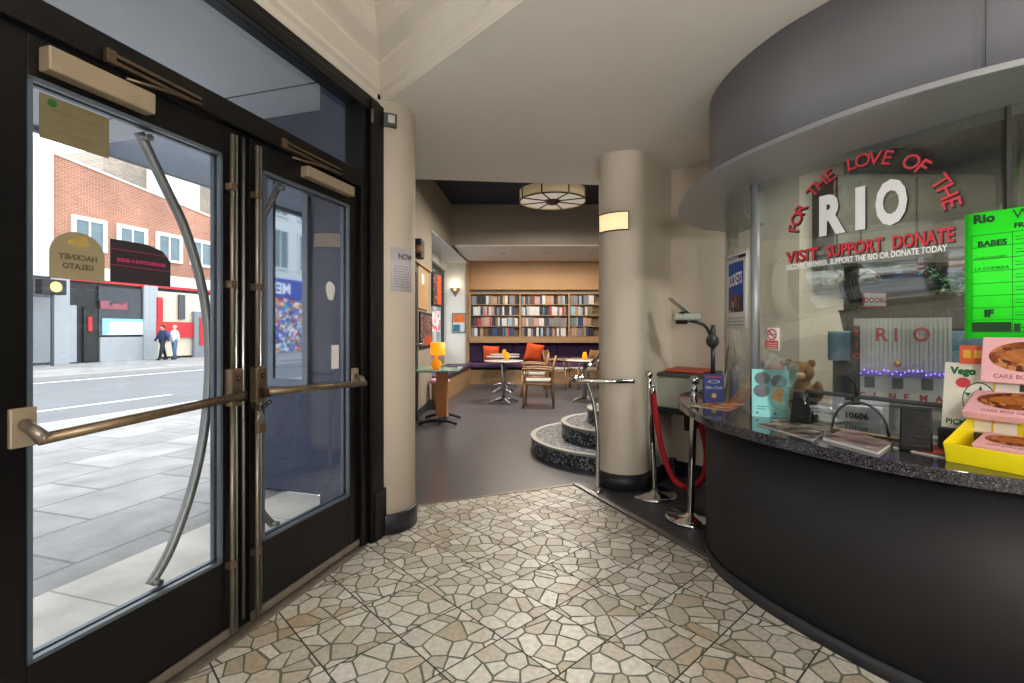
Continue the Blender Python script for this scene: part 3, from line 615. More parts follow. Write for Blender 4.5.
    # overhead closer and its slide track
    if sgn > 0: c0_, c1_ = onT(47, 60, -.06)[0], onT(154, 110, -.06)[0]; za, zb = 2.015, 2.085
    else: c0_, c1_ = onT(305, 180, -.05)[0], onT(352, 190, -.05)[0]; za, zb = 2.035, 2.09
    MB().tb(c0_, c1_, -.070, -.022, za, zb).build('door_closer', CLOSER, r, bevel=.005)
    tk0, tk1 = (onT(104, 60, -.05)[0], onT(200, 118, -.05)[0]) if sgn > 0 else (onT(281, 160, -.05)[0], onT(340, 178, -.05)[0])
    MB().tb(tk0, tk1, -.060, -.047, 2.125, 2.137).tb(tk0, tk1, -.060, -.047, 2.148, 2.160).tb(tk0, tk0 + .03, -.064, -.046, 2.12, 2.165).build('slide_track', JT, r, bevel=.002)
    MB().tube([E(tk1, -.062, 2.13), E((tk0 + tk1) / 2, -.07, 2.11), E(tk0 + .06, -.06, 2.095)], .006, 8).build('closer_arm', JT, r)
    return r
leaf(1, -1.765, 1); leaf(2, -.105, -1)
leaf(3, -3.54, 1, False); leaf(4, -1.86, -1, False)
MB2 = MB().tb(-6.4, -3.62, -.03, .03, .0, .33).build('wall_entrance', BLACK); struct(MB2)
w2 = sroot('window_2', E(-5, 0, 0)); MB().tb(-6.4, -3.62, -.004, .004, .33, 2.12).build('glass_pane', GLASS, w2)
MB().tb(-.978, -.892, -.012, .045, 0, 2.12).build('centre_mullion', BLACK, fr); MB().tube([E(-.935, -.022, .05), E(-.935, -.022, 2.1)], .008, 8).build('centre_rod', STEEL, fr)
# padlock and chain
pk = thing('padlock', E(-.925, -.10, .86), 'small brass padlock hanging on a chain where the push bars meet', 'padlock')
MB().box(E(-.925, -.105, .865), (.04, .022, .045), TA).build('lock_body', BRONZE, pk, bevel=.004)
MB().tube([E(-.938, -.105, .885), E(-.938, -.105, .915), E(-.925, -.105, .927), E(-.912, -.105, .915), E(-.912, -.105, .885)], .004, 8).build('shackle', STEEL, pk)
chn = MB()
for i in range(8):
    c = E(-.97 + i * .013, -.105, .945 + .02 * abs(i - 3.5) / 3.5); a_ = TA + (0 if i % 2 else .9)
    chn.tube([c + Vector((math.cos(a_) * math.cos(2 * PI * k / 10) * .014, math.sin(a_) * math.cos(2 * PI * k / 10) * .014, math.sin(2 * PI * k / 10) * .009)) for k in range(10)], .0026, 6, closed=True)
chn.build('chain', DARKM, pk)
# stickers on the glass of the left door, seen from behind
def glass_fn(t0, z0, wo=.0055): return lambda a, b: E(t0 + a, wo, z0 + b)
def arch_pts(t0, t1, z0, z1):
    r = (t1 - t0) / 2; c = (t0 + t1) / 2; zs = z1 - r
    return [(t0, z0), (t1, z0)] + [(c + r * math.cos(PI * i / 24), zs + r * .95 * math.sin(PI * i / 24)) for i in range(25)]
def plate(pts, w0, w1, name, m, parent):
    n = len(pts); vs = [E(t, w0, z) for t, z in pts] + [E(t, w1, z) for t, z in pts]
    return MB().add(vs, [tuple(range(n)), tuple(range(2 * n - 1, n - 1, -1))] + [(i, (i + 1) % n, n + (i + 1) % n, n + i) for i in range(n)]).build(name, m, parent)
ta_, z1_ = onT(48, 240); tb2, _ = onT(103, 240); zb1 = onT(75, 280)[1]; zt1 = onT(75, 231)[1]
sg = thing('arched_sticker', E((ta_ + tb2) / 2, .006, zb1), 'arched gelato shop sticker on the left door glass, seen from behind', 'sticker')
ST = mat('translucent_olive_sticker', '#8b8164', .6, var=.08, scale=10)
plate(arch_pts(ta_, tb2, zb1, zt1 + .0), -.0075, -.0045, 'backing', ST, sg)
mb = MB()
def mirror_fn(tc_, z0, wo=-.0082): return lambda a, b: E(tc_ - a, wo, z0 + b)
DY = mat('brown_sticker_ink', '#4d4430', .6)
tc_ = (ta_ + tb2) / 2
# reads from the street, so it shows mirrored in here
put_text(mb, 'HACKNEY', lambda a, b: E(tc_ - a, -.0082, (zb1 + zt1) / 2 - .014 + b), .0225, .0008, 1.0, 'CENTER'); put_text(mb, 'GELATO', lambda a, b: E(tc_ - a, -.0082, (zb1 + zt1) / 2 - .042 + b), .0225, .0008, 1.0, 'CENTER')
mb.build('lettering', DY, sg)
mb = MB(); disc(mb, lambda a, b: E(tc_ + a, -.0084, zt1 - .038 + b), 0, 0, .03, .012, 20); disc(mb, lambda a, b: E(tc_ + a, -.0086, zt1 - .03 + b), .008, .006, .018, .01, 20); mb.build('emblem', mat('ochre_sticker_ink', '#a48c4a', .6, var=.3, scale=60), sg)
ta2, tb3 = onT(109, 260)[0], onT(169, 260)[0]; zt2 = onT(112, 239)[1]; zb2 = onT(169, 287)[1]
sd_ = thing('dark_sticker', E((ta2 + tb3) / 2, .006, zb2), 'dark square edged sticker beside the arched one on the left door glass', 'sticker')
plate([(ta2, zb2), (tb3, zb2), (tb3, zt2 - .05), (tb3 - .03, zt2 - .015), (ta2 + .12, zt2), (ta2, zt2)], -.0075, -.0045, 'backing', DECALD, sd_)
mb = MB(); c3 = (ta2 + tb3) / 2
MAG = mat('magenta_ink', '#b02a68', .6)
put_text(mb, 'GRASSROOTS IS A GUIDE', lambda a, b: E(c3 - a, -.0082, (zt2 + zb2) / 2 - .0 + b), .0145, .001, 1.0, 'CENTER'); rect(mb, lambda a, b: E(c3 + a, -.0082, zb2 + b), -.1, .1, .055, .0565)
rect(mb, lambda a, b: E(c3 + a, -.0082, zb2 + b), -.1, .1, .108, .1095); mb.build('lettering', MAG, sd_)
ta4, tb4 = onT(38, 130)[0], onT(107.5, 130)[0]; zt3, zb3 = onT(38, 92)[1], onT(38, 137)[1]
se = thing('olive_notice', E((ta4 + tb4) / 2, .006, zb3), 'olive backed rectangular notice stuck at the top of the left door glass', 'notice')
plate([(ta4, zb3), (tb4, zb3), (tb4, zt3), (ta4, zt3)], -.0075, -.0045, 'backing', DECALY, se)
mb = MB()
for k in range(4): rect(mb, lambda a, b: E(ta4 + a, -.0082, zb3 + b), .03, (tb4 - ta4) * .85, .03 + .03 * k, .032 + .03 * k)
mb.build('ruled_lines', mat('faint_olive_ink', '#5c5338', .6), se)
mb = MB(); disc(mb, lambda a, b: E(ta4 + a, -.0083, zt3 + b), .03, -.02, .012, .012); mb.build('emblem', GREENINK, se)
# white paper blobs on the right door glass
t5, z5 = onT(329.5, 291, -.0); mb = MB()
pts = [(t5 + .035 * math.cos(a) * (1 + .12 * math.sin(3 * a)), z5 + .055 * math.sin(a) * (1 + .1 * math.cos(2 * a + .6))) for a in [2 * PI * i / 28 for i in range(28)]]
rs_ = plate(pts, -.0075, -.005, 'round_sticker', PAPER, None); tag(rs_, 'roundish white sticker on the right door glass', 'sticker')
t6, z6 = onT(333, 357); rs2 = plate([(t6 - .02, z6 - .065), (t6 + .04, z6 - .065), (t6 + .04, z6 + .065), (t6 - .02, z6 + .065)], -.0075, -.005, 'small_notice', PAPER, None); tag(rs2, 'small white notice low on the right door glass above the push bar', 'notice')
# poster case with dark mirror glass on the outside return wall
pcs = thing('display_panel', E(.60, 1.2, .9), 'framed mirror glass display panel on the navy wall outside the right door', 'display panel')
wa_, wb_ = .72, 1.22
def onS(px):                                                    # ray onto the return wall plane t = .62
    r = (px - CX) / F0; x0 = -.897 + .62 * TX; y0 = 2.99 + .62 * TY; k = (r * y0 - x0) / (-TY - r * TX); return k
wa_, wb_ = onS(305), onS(276)
f = MB(); f.tb(.585, .62, wa_ - .05, wa_, .84, 2.56).tb(.585, .62, wb_, wb_ + .05, .84, 2.56).tb(.585, .62, wa_, wb_, .84, .9).tb(.585, .62, wa_, wb_, 2.5, 2.56); f.build('frame', mat('grey_display_frame', '#6f7884', .4, .4), pcs)
MB().tb(.60, .615, wa_, wb_, .9, 2.5).build('mirror_pane', MIRROR, pcs)
# ================================================================ TICKET BOOTH
RIMC = smooth([(1.75, 3.80), (1.45, 3.68), (1.2, 3.43), (1.065, 3.15), (1.0, 2.88), (.968, 2.5), (.995, 2.24), (1.093, 1.93), (1.21, 1.69), (1.345, 1.515), (1.467, 1.404), (1.7, 1.23), (2.0, 1.07), (2.5, .9), (3.0, .8)], 8)
GLC = smooth([(1.75, 3.60), (1.60, 3.50), (1.46, 3.32), (1.335, 3.08), (1.255, 2.82), (1.265, 2.52), (1.38, 2.2), (1.52, 1.93), (1.67, 1.68), (1.83, 1.5), (2.07, 1.33), (2.5, 1.17), (3.0, 1.07)], 8)
FAC = smooth([(1.75, 3.68), (1.5, 3.52), (1.35, 3.33), (1.25, 3.08), (1.215, 2.85), (1.228, 2.60), (1.285, 2.36), (1.38, 2.16), (1.52, 1.90), (1.67, 1.65), (1.83, 1.46), (2.07, 1.29), (2.5, 1.12), (3.0, 1.02)], 8)
PNC = smooth([(1.75, 3.55), (1.45, 3.33), (1.27, 3.15), (1.17, 2.96), (1.10, 2.73), (1.09, 2.53), (1.14, 2.3), (1.205, 2.116), (1.285, 1.94), (1.375, 1.777), (1.52, 1.58), (1.72, 1.42), (2.0, 1.28), (2.5, 1.13), (3.0, 1.03)], 8)
GZ0, GZ1 = .845, 2.035
LG = [0]
for a, b in zip(GLC, GLC[1:]): LG.append(LG[-1] + math.hypot(b[0] - a[0], b[1] - a[1]))
def g_at(u, off=0):
    for i in range(len(GLC) - 1):
        if u <= LG[i + 1] or i == len(GLC) - 2:
            k = (u - LG[i]) / (LG[i + 1] - LG[i]); a, b = GLC[i], GLC[i + 1]; dx, dy = (b[0] - a[0]), (b[1] - a[1]); L = math.hypot(dx, dy)
            return (a[0] + dx * k - dy / L * off, a[1] + dy * k + dx / L * off)
def g_u(px):
    r = (px - CX) / F0
    for i in range(len(GLC) - 2, 0, -1):                          # nearest crossing
        f0 = GLC[i][0] - r * GLC[i][1]; f1 = GLC[i + 1][0] - r * GLC[i + 1][1]
        if f0 * f1 <= 0: k = f0 / (f0 - f1); return LG[i] + k * (LG[i + 1] - LG[i])
def g_uz(px, py):
    u = g_u(px); p = g_at(u); return u, EYE + (HZ - py) / F0 * p[1]
def gfn(u0, z0, off=-.006):
    return lambda a, b: Vector((*g_at(u0 + a, off), z0 + b))
def gcurve(u0, u1, n=40): return [g_at(u0 + (u1 - u0) * i / n) for i in range(n + 1)]
uP, uM, uE = g_u(755), g_u(1008), LG[-1]
# counter
ct = thing('ticket_counter', (1.4, 2.2, 0), 'curved ticket counter with charcoal front and polished granite top', 'counter')
inner = offset(GLC, .16)[::-1]
MB().prism(RIMC + inner, .80, .845).build('counter_top', GRANITE, ct, bevel=.006)
MB().wall(PNC, .03, 0.0, .80, 1).build('front_panel', PANEL, ct)
MB().wall(offset(PNC, -.004), .004, .0, .06, -1).build('toe_strip', BASEB, ct)
MB().prism(offset(PNC, .1) + [(3.0, 1.9), (2.25, 2.0), (2.0, 2.6), (2.2, 3.3), (2.1, 3.45)], .74, .78).build('inner_desk', mat('grey_desk_laminate', '#85878a', .5), ct)
# canopy over the counter
cp = thing('booth_canopy', (1.4, 2.2, 2.03), 'curved grey canopy with projecting ledge above the ticket window', 'canopy')
MB().prism(RIMC + offset(GLC, .12)[::-1], 2.036, 2.058).build('ledge', LEDGE, cp, bevel=.004)
MB().wall(FAC, .03, 2.058, 2.72, 1).build('fascia', FASC, cp)
jn = g_u(978); MB().wall([(g_at(jn)[0] - .0145, g_at(jn)[1] - .040), (g_at(jn + .003)[0] - .0145, g_at(jn + .003)[1] - .040)], .003, 2.06, 2.72, 1, False).build('panel_joint', DGREY, cp)
# booth window
bw = sroot('window_3', (1.5, 2.0, GZ0))
for nm, (ua, ub, za, zb) in {'glass_pane': (.15, uP - .02, GZ0, GZ1), 'glass_pane2': (uP + .02, uM - .006, 1.005, GZ1), 'glass_pane3': (uM + .006, uE - .01, 1.005, GZ1)}.items():
    MB().wall(gcurve(ua, ub, 50), .008, za, zb, 1).build('glass_pane', BGLASS, bw)
u800 = g_u(806)
MB().wall(gcurve(uP + .02, u800, 12), .008, GZ0, 1.005, 1).build('glass_pane', BGLASS, bw)
u1, u2 = g_u(832), g_u(889)
MB().wall(gcurve(u800 + .004, u1, 8), .008, GZ0, .99, 1).build('lower_pane', BGLASS, bw); MB().wall(gcurve(u2, uE - .01, 40), .008, GZ0, .99, 1).build('lower_pane', BGLASS, bw)
# lower pane above the pass-through arch
n_ = 24; vs_, fs_ = [], []
for i in range(n_ + 1):
    u = u1 + (u2 - u1) * i / n_; zc = GZ0 + .005 + .125 * math.sqrt(max(0, 1 - ((u - (u1 + u2) / 2) / ((u2 - u1) / 2)) ** 2)); x, y = g_at(u)
    vs_ += [(x, y, zc), (x, y, .99)]
for i in range(n_): fs_.append((2 * i, 2 * i + 2, 2 * i + 3, 2 * i + 1))
MB().add(vs_, fs_).build('lower_pane', BGLASS, bw)
MB().tube([Vector(v) for v in vs_[::2]], .005, 8).build('arch_trim', DGREY, bw)
MB().wall([g_at(u, -.008) for u in [u800 + (uE - .02 - u800) * i / 60 for i in range(61)]], .022, .99, 1.006, 1).build('rail', DGREY, bw)
px_, py_ = g_at(uP); MB().lathe([(.022, GZ0), (.022, 2.036)], (px_, py_, 0), 24).lathe([(.03, GZ0), (.03, .852)], (px_, py_, 0), 24).build('post', LEDGE, bw)
px_, py_ = g_at(uM); MB().box((px_, py_, (1.0 + GZ1) / 2), (.012, .02, GZ1 - 1.0), math.radians(-30)).build('mullion', BLACKM, bw)
ub_ = g_u(858); x, y = g_at(ub_, -.012); MB().tube([(x, y, 1.0), (x, y, 1.055), (x - .02, y + .03, 1.085)], .006, 8).build('bracket', BLACKM, bw)
MB().wall([g_at(u, -.012) for u in [u800 + (uE - .02 - u800) * i / 60 for i in range(61)]], .03, .845, .852, 1).build('sill_strip', mat('brass_sill', '#8a7a58', .4, .6), bw)
def grid_quad(mb, fn, x0, x1, y0, y1, n=10):
    for i in range(n): rect(mb, fn, x0 + (x1 - x0) * i / n, x0 + (x1 - x0) * (i + 1) / n, y0, y1)
    return mb
# --- lettering on the glass
def arc_text(s, px0, py0, pxa, pya, px1, py1, size, off, m, name, inset=0):
    a, b, c = [Vector(g_uz(*p)) for p in ((px0, py0), (pxa, pya), (px1, py1))]
    D = 2 * (a.x * (b.y - c.y) + b.x * (c.y - a.y) + c.x * (a.y - b.y))
    ux = ((a.length_squared) * (b.y - c.y) + b.length_squared * (c.y - a.y) + c.length_squared * (a.y - b.y)) / D
    uy = ((a.length_squared) * (c.x - b.x) + b.length_squared * (a.x - c.x) + c.length_squared * (b.x - a.x)) / D
    R_ = math.hypot(a.x - ux, a.y - uy); A0 = math.atan2(a.y - uy, a.x - ux); A1 = math.atan2(c.y - uy, c.x - ux)
    mb = MB(); n = len(s)
    for i, ch in enumerate(s):
        if ch == ' ': continue
        an = A0 + (A1 - A0) * i / (n - 1); cx, cz = ux + R_ * math.cos(an), uy + R_ * math.sin(an); rot = an - PI / 2
        vs, fs = text(ch, size, off, 1, 'CENTER')
        mb.add([gfn(0, 0, inset)(cx + v.x * math.cos(rot) - v.y * math.sin(rot), cz + v.x * math.sin(rot) + v.y * math.cos(rot)) for v in vs], fs)
    return mb.build(name, m, bw)
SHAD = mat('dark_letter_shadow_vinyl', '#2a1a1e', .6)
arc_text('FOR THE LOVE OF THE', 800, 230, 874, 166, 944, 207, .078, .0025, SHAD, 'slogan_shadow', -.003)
arc_text('FOR THE LOVE OF THE', 799, 229, 873, 165, 943, 206, .078, .0005, REDINK, 'slogan_lettering', -.005)
def gtext(s, px0, py0, px1, size, off, m, name, inset=-.005, dz=0, du=0):
    u0, z0 = g_uz(px0, py0); u1_ = g_u(px1); vs, fs = text(s, size, off); wd = max(v.x for v in vs) - min(v.x for v in vs); k = (u1_ - u0) / wd; mn = min(v.x for v in vs)
    return MB().add([gfn(u0, z0, inset)((v.x - mn) * k + du, v.y + dz) for v in vs], fs).build(name, m, bw)
for ch, p0, p1 in (('R', 820, 846.5), ('I', 856, 866), ('O', 876, 908)):
    sz = .228; zb_ = 1.708
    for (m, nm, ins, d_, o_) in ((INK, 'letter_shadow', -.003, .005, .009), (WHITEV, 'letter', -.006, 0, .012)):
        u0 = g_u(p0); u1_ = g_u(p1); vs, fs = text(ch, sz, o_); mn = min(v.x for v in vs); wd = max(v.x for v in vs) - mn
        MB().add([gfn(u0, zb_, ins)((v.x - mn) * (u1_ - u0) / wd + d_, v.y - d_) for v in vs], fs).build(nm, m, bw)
for wd_, a_, b_ in (('VISIT', 786.5, 819), ('SUPPORT', 827, 884), ('DONATE', 893, 955)):
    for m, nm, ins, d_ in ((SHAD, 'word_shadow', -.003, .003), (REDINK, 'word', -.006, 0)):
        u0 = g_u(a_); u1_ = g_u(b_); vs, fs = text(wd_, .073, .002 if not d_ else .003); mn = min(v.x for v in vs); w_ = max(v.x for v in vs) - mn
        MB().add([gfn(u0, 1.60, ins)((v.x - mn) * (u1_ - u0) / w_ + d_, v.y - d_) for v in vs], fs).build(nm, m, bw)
u0 = g_u(787.5); u1_ = g_u(948); vs, fs = text('BECOME A MEMBER, SUPPORT THE RIO OR DONATE TODAY', .034, .0008); mn = min(v.x for v in vs); w_ = max(v.x for v in vs) - mn
MB().add([gfn(u0, 1.567, -.006)((v.x - mn) * (u1_ - u0) / w_, v.y) for v in vs], fs).build('small_lettering', WHITEV, bw)
# --- paper and signs stuck on the glass
def gplate(name, px0, px1, z0, z1, m, parent=None, off=-.006, th=.002, n=10):
    ua, ub = g_u(px0), g_u(px1); return MB().wall([g_at(ua + (ub - ua) * i / n, off) for i in range(n + 1)], th, z0, z1, -1).build(name, m, parent)
gp = thing('fluorescent_poster', (*g_at(g_u(1000)), 1.24), 'fluorescent green listings poster taped to the ticket window', 'poster')
pu0 = g_u(967); pu1 = pu0 + .34; zt = EYE + (HZ - 216) / F0 * g_at(pu0)[1]; zb = EYE + (HZ - 338) / F0 * g_at(pu0)[1]
MB().wall([g_at(pu0 + (pu1 - pu0) * i / 12, -.020) for i in range(13)], .002, zb, zt, -1).build('sheet', GREENP, gp)
pf = gfn(pu0, zb, -.0232); H_ = zt - zb; mb = MB()
for k in range(9): grid_quad(mb, pf, .018, .32, .02 + k * .042, .0218 + k * .042)
for x in (.018, .118, .156, .20, .25, .32): rect(mb, pf, x, x + .0014, .02, .02 + 8 * .042)
mb.build('grid_lines', GREENINK, gp)
mb = MB()
PT = lambda s, x, z, sz, of=0: put_text(mb, s, lambda a, b: pf(x + a, z + b), sz, of)
PT('BABES', .034, H_ - .118, .026, .0012); PT('Rio', .022, H_ - .035, .04, .0018); PT('Weekly', .118, H_ - .036, .045, 0); PT('FRI 14', .122, H_ - .066, .022, .001); PT('SAT 15', .2, H_ - .066, .022, .001)
PT('CHALLENGERS', .026, H_ - .162, .012); PT('LA CHIMERA', .026, H_ - .2, .015); PT('IF', .05, .075 + .0, .032, .002); PT('STRANGER LAND', .026, .068 - .02, .011)
for k in range(8):
    for x in (.125, .165, .21, .26):
        rect(mb, pf, x, x + .022, .035 + k * .042, .037 + k * .042); rect(mb, pf, x, x + .018, .045 + k * .042, .0465 + k * .042)
rect(mb, pf, .02, .116, .0225, .055); rect(mb, pf, .122, .30, .0225, .050)
mb.build('print', mat('poster_ink', '#0b3a12', .7), gp)
ns = thing('no_smoking_sign', (*g_at(g_u(773)), 1.2), 'small white no smoking sign with red band on the ticket window', 'sign')
na, nb = g_u(766), g_u(780); zA, zB = g_uz(773, 350)[1], g_uz(773, 328)[1]
MB().wall([g_at(na + (nb - na) * i / 4, -.003) for i in range(5)], .002, zA, zB, -1).build('plate', PAPER, ns)
nf = gfn(na, zA, -.0058); mb = MB(); nw = nb - na; nh = zB - zA
rect(mb, nf, .006, nw - .006, .006, nh * .42); disc(mb, nf, nw / 2, nh * .70, nw * .34, nw * .34, 24, .78)
mb.add([nf(nw / 2 - nw * .26, nh * .7 + nw * .2), nf(nw / 2 - nw * .2, nh * .7 + nw * .26), nf(nw / 2 + nw * .26, nh * .7 - nw * .2), nf(nw / 2 + nw * .2, nh * .7 - nw * .26)], [(0, 1, 2, 3)])
mb.build('red_print', REDINK, ns); mb = MB(); nf2 = gfn(na, zA, -.0056); rect(mb, nf2, nw * .25, nw * .75, nh * .68, nh * .72); mb.build('cigarette_symbol', INK, ns)
mb = MB(); nf3 = gfn(na, zA, -.0065)
for k in range(3): rect(mb, nf3, .012, nw - .012, nh * .1 * (k + 1), nh * .1 * (k + 1) + .003)
mb.build('white_print', PAPER, ns)
# posters on the curved glass left of the post
rp_ = thing('film_poster', (*g_at(g_u(738)), 1.25), 'white bordered film poster with blue picture on the curved glass left of the post', 'poster')
ra, rb = g_u(730), g_u(748); zA = EYE + (HZ - 329) / F0 * g_at(ra)[1]; zB = EYE + (HZ - 256) / F0 * g_at(ra)[1]
ra = rb - .27
MB().wall([g_at(ra + (rb - ra) * i / 14, -.004) for i in range(15)], .002, zA, zB, -1).build('sheet', PAPER, rp_)
rf = gfn(ra, zA, -.0075); rw, rh = rb - ra, zB - zA
mb = MB()
def qd(mb, fn, pts): n = 8; mb.add([fn(*p) for p in pts], [tuple(range(len(pts)))]); return mb
grid_quad(mb, rf, rw * .18, rw * .88, rh * .22, rh * .88); mb.build('blue_picture', BLUEINK, rp_)
rf2 = gfn(ra, zA, -.0082); mb = MB(); grid_quad(mb, rf2, rw * .22, rw * .86, rh * .22, rh * .45); mb.build('picture', PHOTO, rp_)
rf3 = gfn(ra, zA, -.0088); mb = MB(); vs, fs = text('ROCKETS', .1, .002); mn = min(v.x for v in vs); w_ = max(v.x for v in vs) - mn
mb.add([rf3(rw * .2 + (v.x - mn) * rw * .64 / w_, rh * .56 + v.y * .9 + (v.x - mn) / w_ * .015) for v in vs], fs); mb.build('title_lettering', WHITEV, rp_)
mb = MB(); 
for k in range(3): grid_quad(mb, rf2, rw * .12, rw * .9, rh * (.05 + .045 * k), rh * (.056 + .045 * k))
vs, fs = text('Rio Club', .045, 0); mb.add([rf2(rw * .1 + v.x, rh * .93 + v.y * .6) for v in vs], fs); grid_quad(mb, rf2, rw * .7, rw * .97, rh * .92, rh * .96); mb.build('caption_print', INK, rp_)
# booth interior shell
struct(MB().bx(3.35, 3.45, .6, 4.3, 0, 2.72).build('wall_booth', OLIVE)); struct(MB().wall([(2.0, 3.75), (3.4, 3.9)], .08, 0, 2.72, 1, False).build('wall_booth', OLIVE))
cb_ = thing('wall_cupboard', (2.7, 3.4, 1.55), 'olive cupboard on the back wall inside the booth', 'cupboard'); MB().bx(2.2, 3.3, 3.35, 3.75, 1.72, 2.35).build('body', OLIVE, cb_, bevel=.006)
for k in range(2): MB().bx(2.215 + .545 * k, 2.745 + .545 * k, 3.33, 3.348, 1.74, 2.33).build('door', mat('olive_door_paint', '#625f54', .6), cb_, bevel=.004)
# model cinema
mc = W(901, 360, 2.45); yaw = math.atan2(-.62, .80) + .0
mo = thing('model_cinema', (mc.x, mc.y, .90), 'white card model cinema with red letters and violet fairy lights behind the glass', 'model')
mo.rotation_euler.z = -.55; mo.scale = (.88, .88, 1)
WC = mat('white_card', '#dcdcde', .6, var=.02)
L().bx(-.22, .22, 0, .10, 0, .15).build('lower_storey', WC, mo); 
mb = L()
for k in range(22): mb.bx(-.21 + k * .02 - .007, -.21 + k * .02 + .007, -.004, .06, .17, .44)
mb.bx(-.215, .22, .004, .08, .17, .435); mb.build('fluted_front', WC, mo)
L().bx(-.235, .235, -.06, .10, .150, .172).build('model_canopy', mat('violet_card', '#8f80d0', .5), mo)
for k, ch in enumerate('RIO'): put_text(mb2 := L(), ch, lambda a, b, k=k: Vector((-.12 + k * .085 + a, -.008, .325 + b)), .095, .002); mb2.build('red_letter', REDINK, mo)
for k, ch in enumerate('CINEMA'): put_text(mb2 := L(), ch, lambda a, b, k=k: Vector((-.2 + k * .068 + a, -.066, .155 - .12 + b)), .045, .002); mb2.build('red_letter', REDINK, mo)
L().bx(-.22, .22, -.064, -.058, .03, .075).build('sign_strip', WC, mo)
VL = mat('violet_fairy_light', '#a080ff', .4, emit=5, ecol='#8a60ff'); random.seed(3)
mb = L()
for k in range(26): mb.ell((-.23 + k * .0184, -.066 + random.uniform(-.004, .004), .172 + random.uniform(-.012, .012)), .004, .004, .004, 6)
tag(mb.build('fairy_lights', VL, mo), None, kind='stuff')
L().ell((-.02, -.03, .21), .018, .014, .014, 10).build('gold_ornament', mat('gold_foil', '#d8a850', .3, .6), mo)
for k in range(3): L().bx(-.17 + k * .13, -.12 + k * .13, -.003, .0, .085, .14).build('model_window', mat('dim_model_window', '#59616c', .4), mo)
L().bx(-.26, .26, -.08, .14, -.12, -.002).build('plinth', mat('grey_desk_laminate', '#85878a', .5), mo)
# vertical mini sign
vsn = thing('vertical_name_sign', W(856, 355, 2.35), 'tiny vertical letter sign left of the model cinema', 'sign'); vl = vsn.location
MB().bx(vl.x - .02, vl.x + .02, vl.y, vl.y + .01, vl.z - .24, vl.z + .14).build('board', DGREY, vsn)
for k, ch in enumerate('RIO'): put_text(mb2 := MB(), ch, lambda a, b, k=k: Vector((vl.x + a, vl.y - .003, vl.z + .09 - k * .055 + b)), .045, .001, 1, 'CENTER'); mb2.build('red_letter', REDINK, vsn)
# black hat-like round sign
hs_ = thing('round_black_sign', W(861, 287, 2.4), 'round black hanging sign with ochre motif seen through the ticket window', 'sign'); c = hs_.location
Rm = Matrix.Rotation(-.5, 3, 'Z') @ Matrix.Rotation(PI / 2, 3, 'X')
MB().lathe([(.0001, -.03), (.06, -.028), (.088, -.012), (.09, .0), (.088, .012), (.06, .028), (.0001, .03)], c, 36, Rm).build('disc', BLACKM, hs_)
mb = MB()
for k in range(3): mb.lathe([(.028 - .008 * k, .030), (.032 - .008 * k, .034), (.036 - .008 * k, .030)], c + Vector((.02, -.006, .035)), 20, Rm, 1, .6)
mb.build('ochre_motif', mat('ochre_paint', '#a8803c', .5), hs_)
MB().tube([c + Vector((0, 0, .085)), c + Vector((0, 0, 2.02 - c.z))], .002, 6).build('cord', INK, hs_)
pc_ = thing('pink_framed_card', W(875, 300, 2.3), 'pink framed card standing on the plant trough behind the ticket window', 'card'); c = pc_.location
MB().bx(c.x - .055, c.x + .055, c.y, c.y + .006, c.z - .035, c.z + .035).build('frame', mat('magenta_card', '#c03a78', .5), pc_); MB().bx(c.x - .05, c.x + .05, c.y - .002, c.y, c.z - .028, c.z + .03).build('card_face', PAPER, pc_)
put_text(mb := MB(), 'DOORS', lambda a, b: Vector((c.x + a, c.y - .003, c.z - .012 + b)), .032, .001, 1, 'CENTER'); mb.build('lettering', MAG, pc_)
# plants behind the window
def plant(loc, R_, H, n, label, seed):
    random.seed(seed); r = thing('potted_plant', loc, label, 'plant'); x, y, z = loc
    MB().lathe([(.05, 0), (.07, .11), (.075, .11), (.075, .12), (.06, .12), (.05, .105), (.0001, .105)], loc, 20).build('pot', BLACKM, r)
    st = MB(); lf = MB()
    for i in range(n):
        a = random.uniform(0, 2 * PI); el = random.uniform(.2, 1.3); ln = random.uniform(.5, 1)
        tip = Vector((x + math.cos(a) * R_ * ln * math.cos(el * .6), y + math.sin(a) * R_ * ln * math.cos(el * .6), z + .12 + H * ln * math.sin(el) + .03)); b0 = Vector((x, y, z + .1)); md = (b0 + tip) / 2 + Vector((0, 0, .04))
        st.tube([b0, md, tip], [.003, .002, .0015], 5)
        for k in range(5):
            c_ = md.lerp(tip, k / 4); d = Vector((random.uniform(-1, 1), random.uniform(-1, 1), random.uniform(-.5, .5))).normalized(); s_ = d.cross(Vector((0, 0, 1))).normalized(); L_ = random.uniform(.03, .06)
            lf.add([c_, c_ + d * L_ * .5 + s_ * .012, c_ + d * L_ + Vector((0, 0, -.008)), c_ + d * L_ * .5 - s_ * .012, c_ + d * L_ * .5 + Vector((0, 0, .004))], [(0, 1, 4), (1, 2, 4), (2, 3, 4), (3, 0, 4)])
    st.build('stem', LEAF, r); lf.build('foliage', LEAF, r, fixn=False); return r
tr_ = thing('plant_trough', (2.35, 2.75, 1.17), 'teal blue box shelf behind the model cinema', 'shelf')
MB().box((2.2, 2.72, 1.19), (.75, .2, .17), -.55).build('box', mat('teal_blue_paint', '#5d8ea8', .5, var=.1), tr_, bevel=.005)
MB().box((2.2, 2.72, .96), (.7, .16, .28), -.55).build('base', DGREY, tr_)
plant((1.98, 2.84, 1.276), .16, .2, 22, 'bushy potted plant on the left end of the teal shelf', 4); plant((2.4, 2.6, 1.276), .2, .26, 26, 'tall potted plant on the right end of the teal shelf', 9)
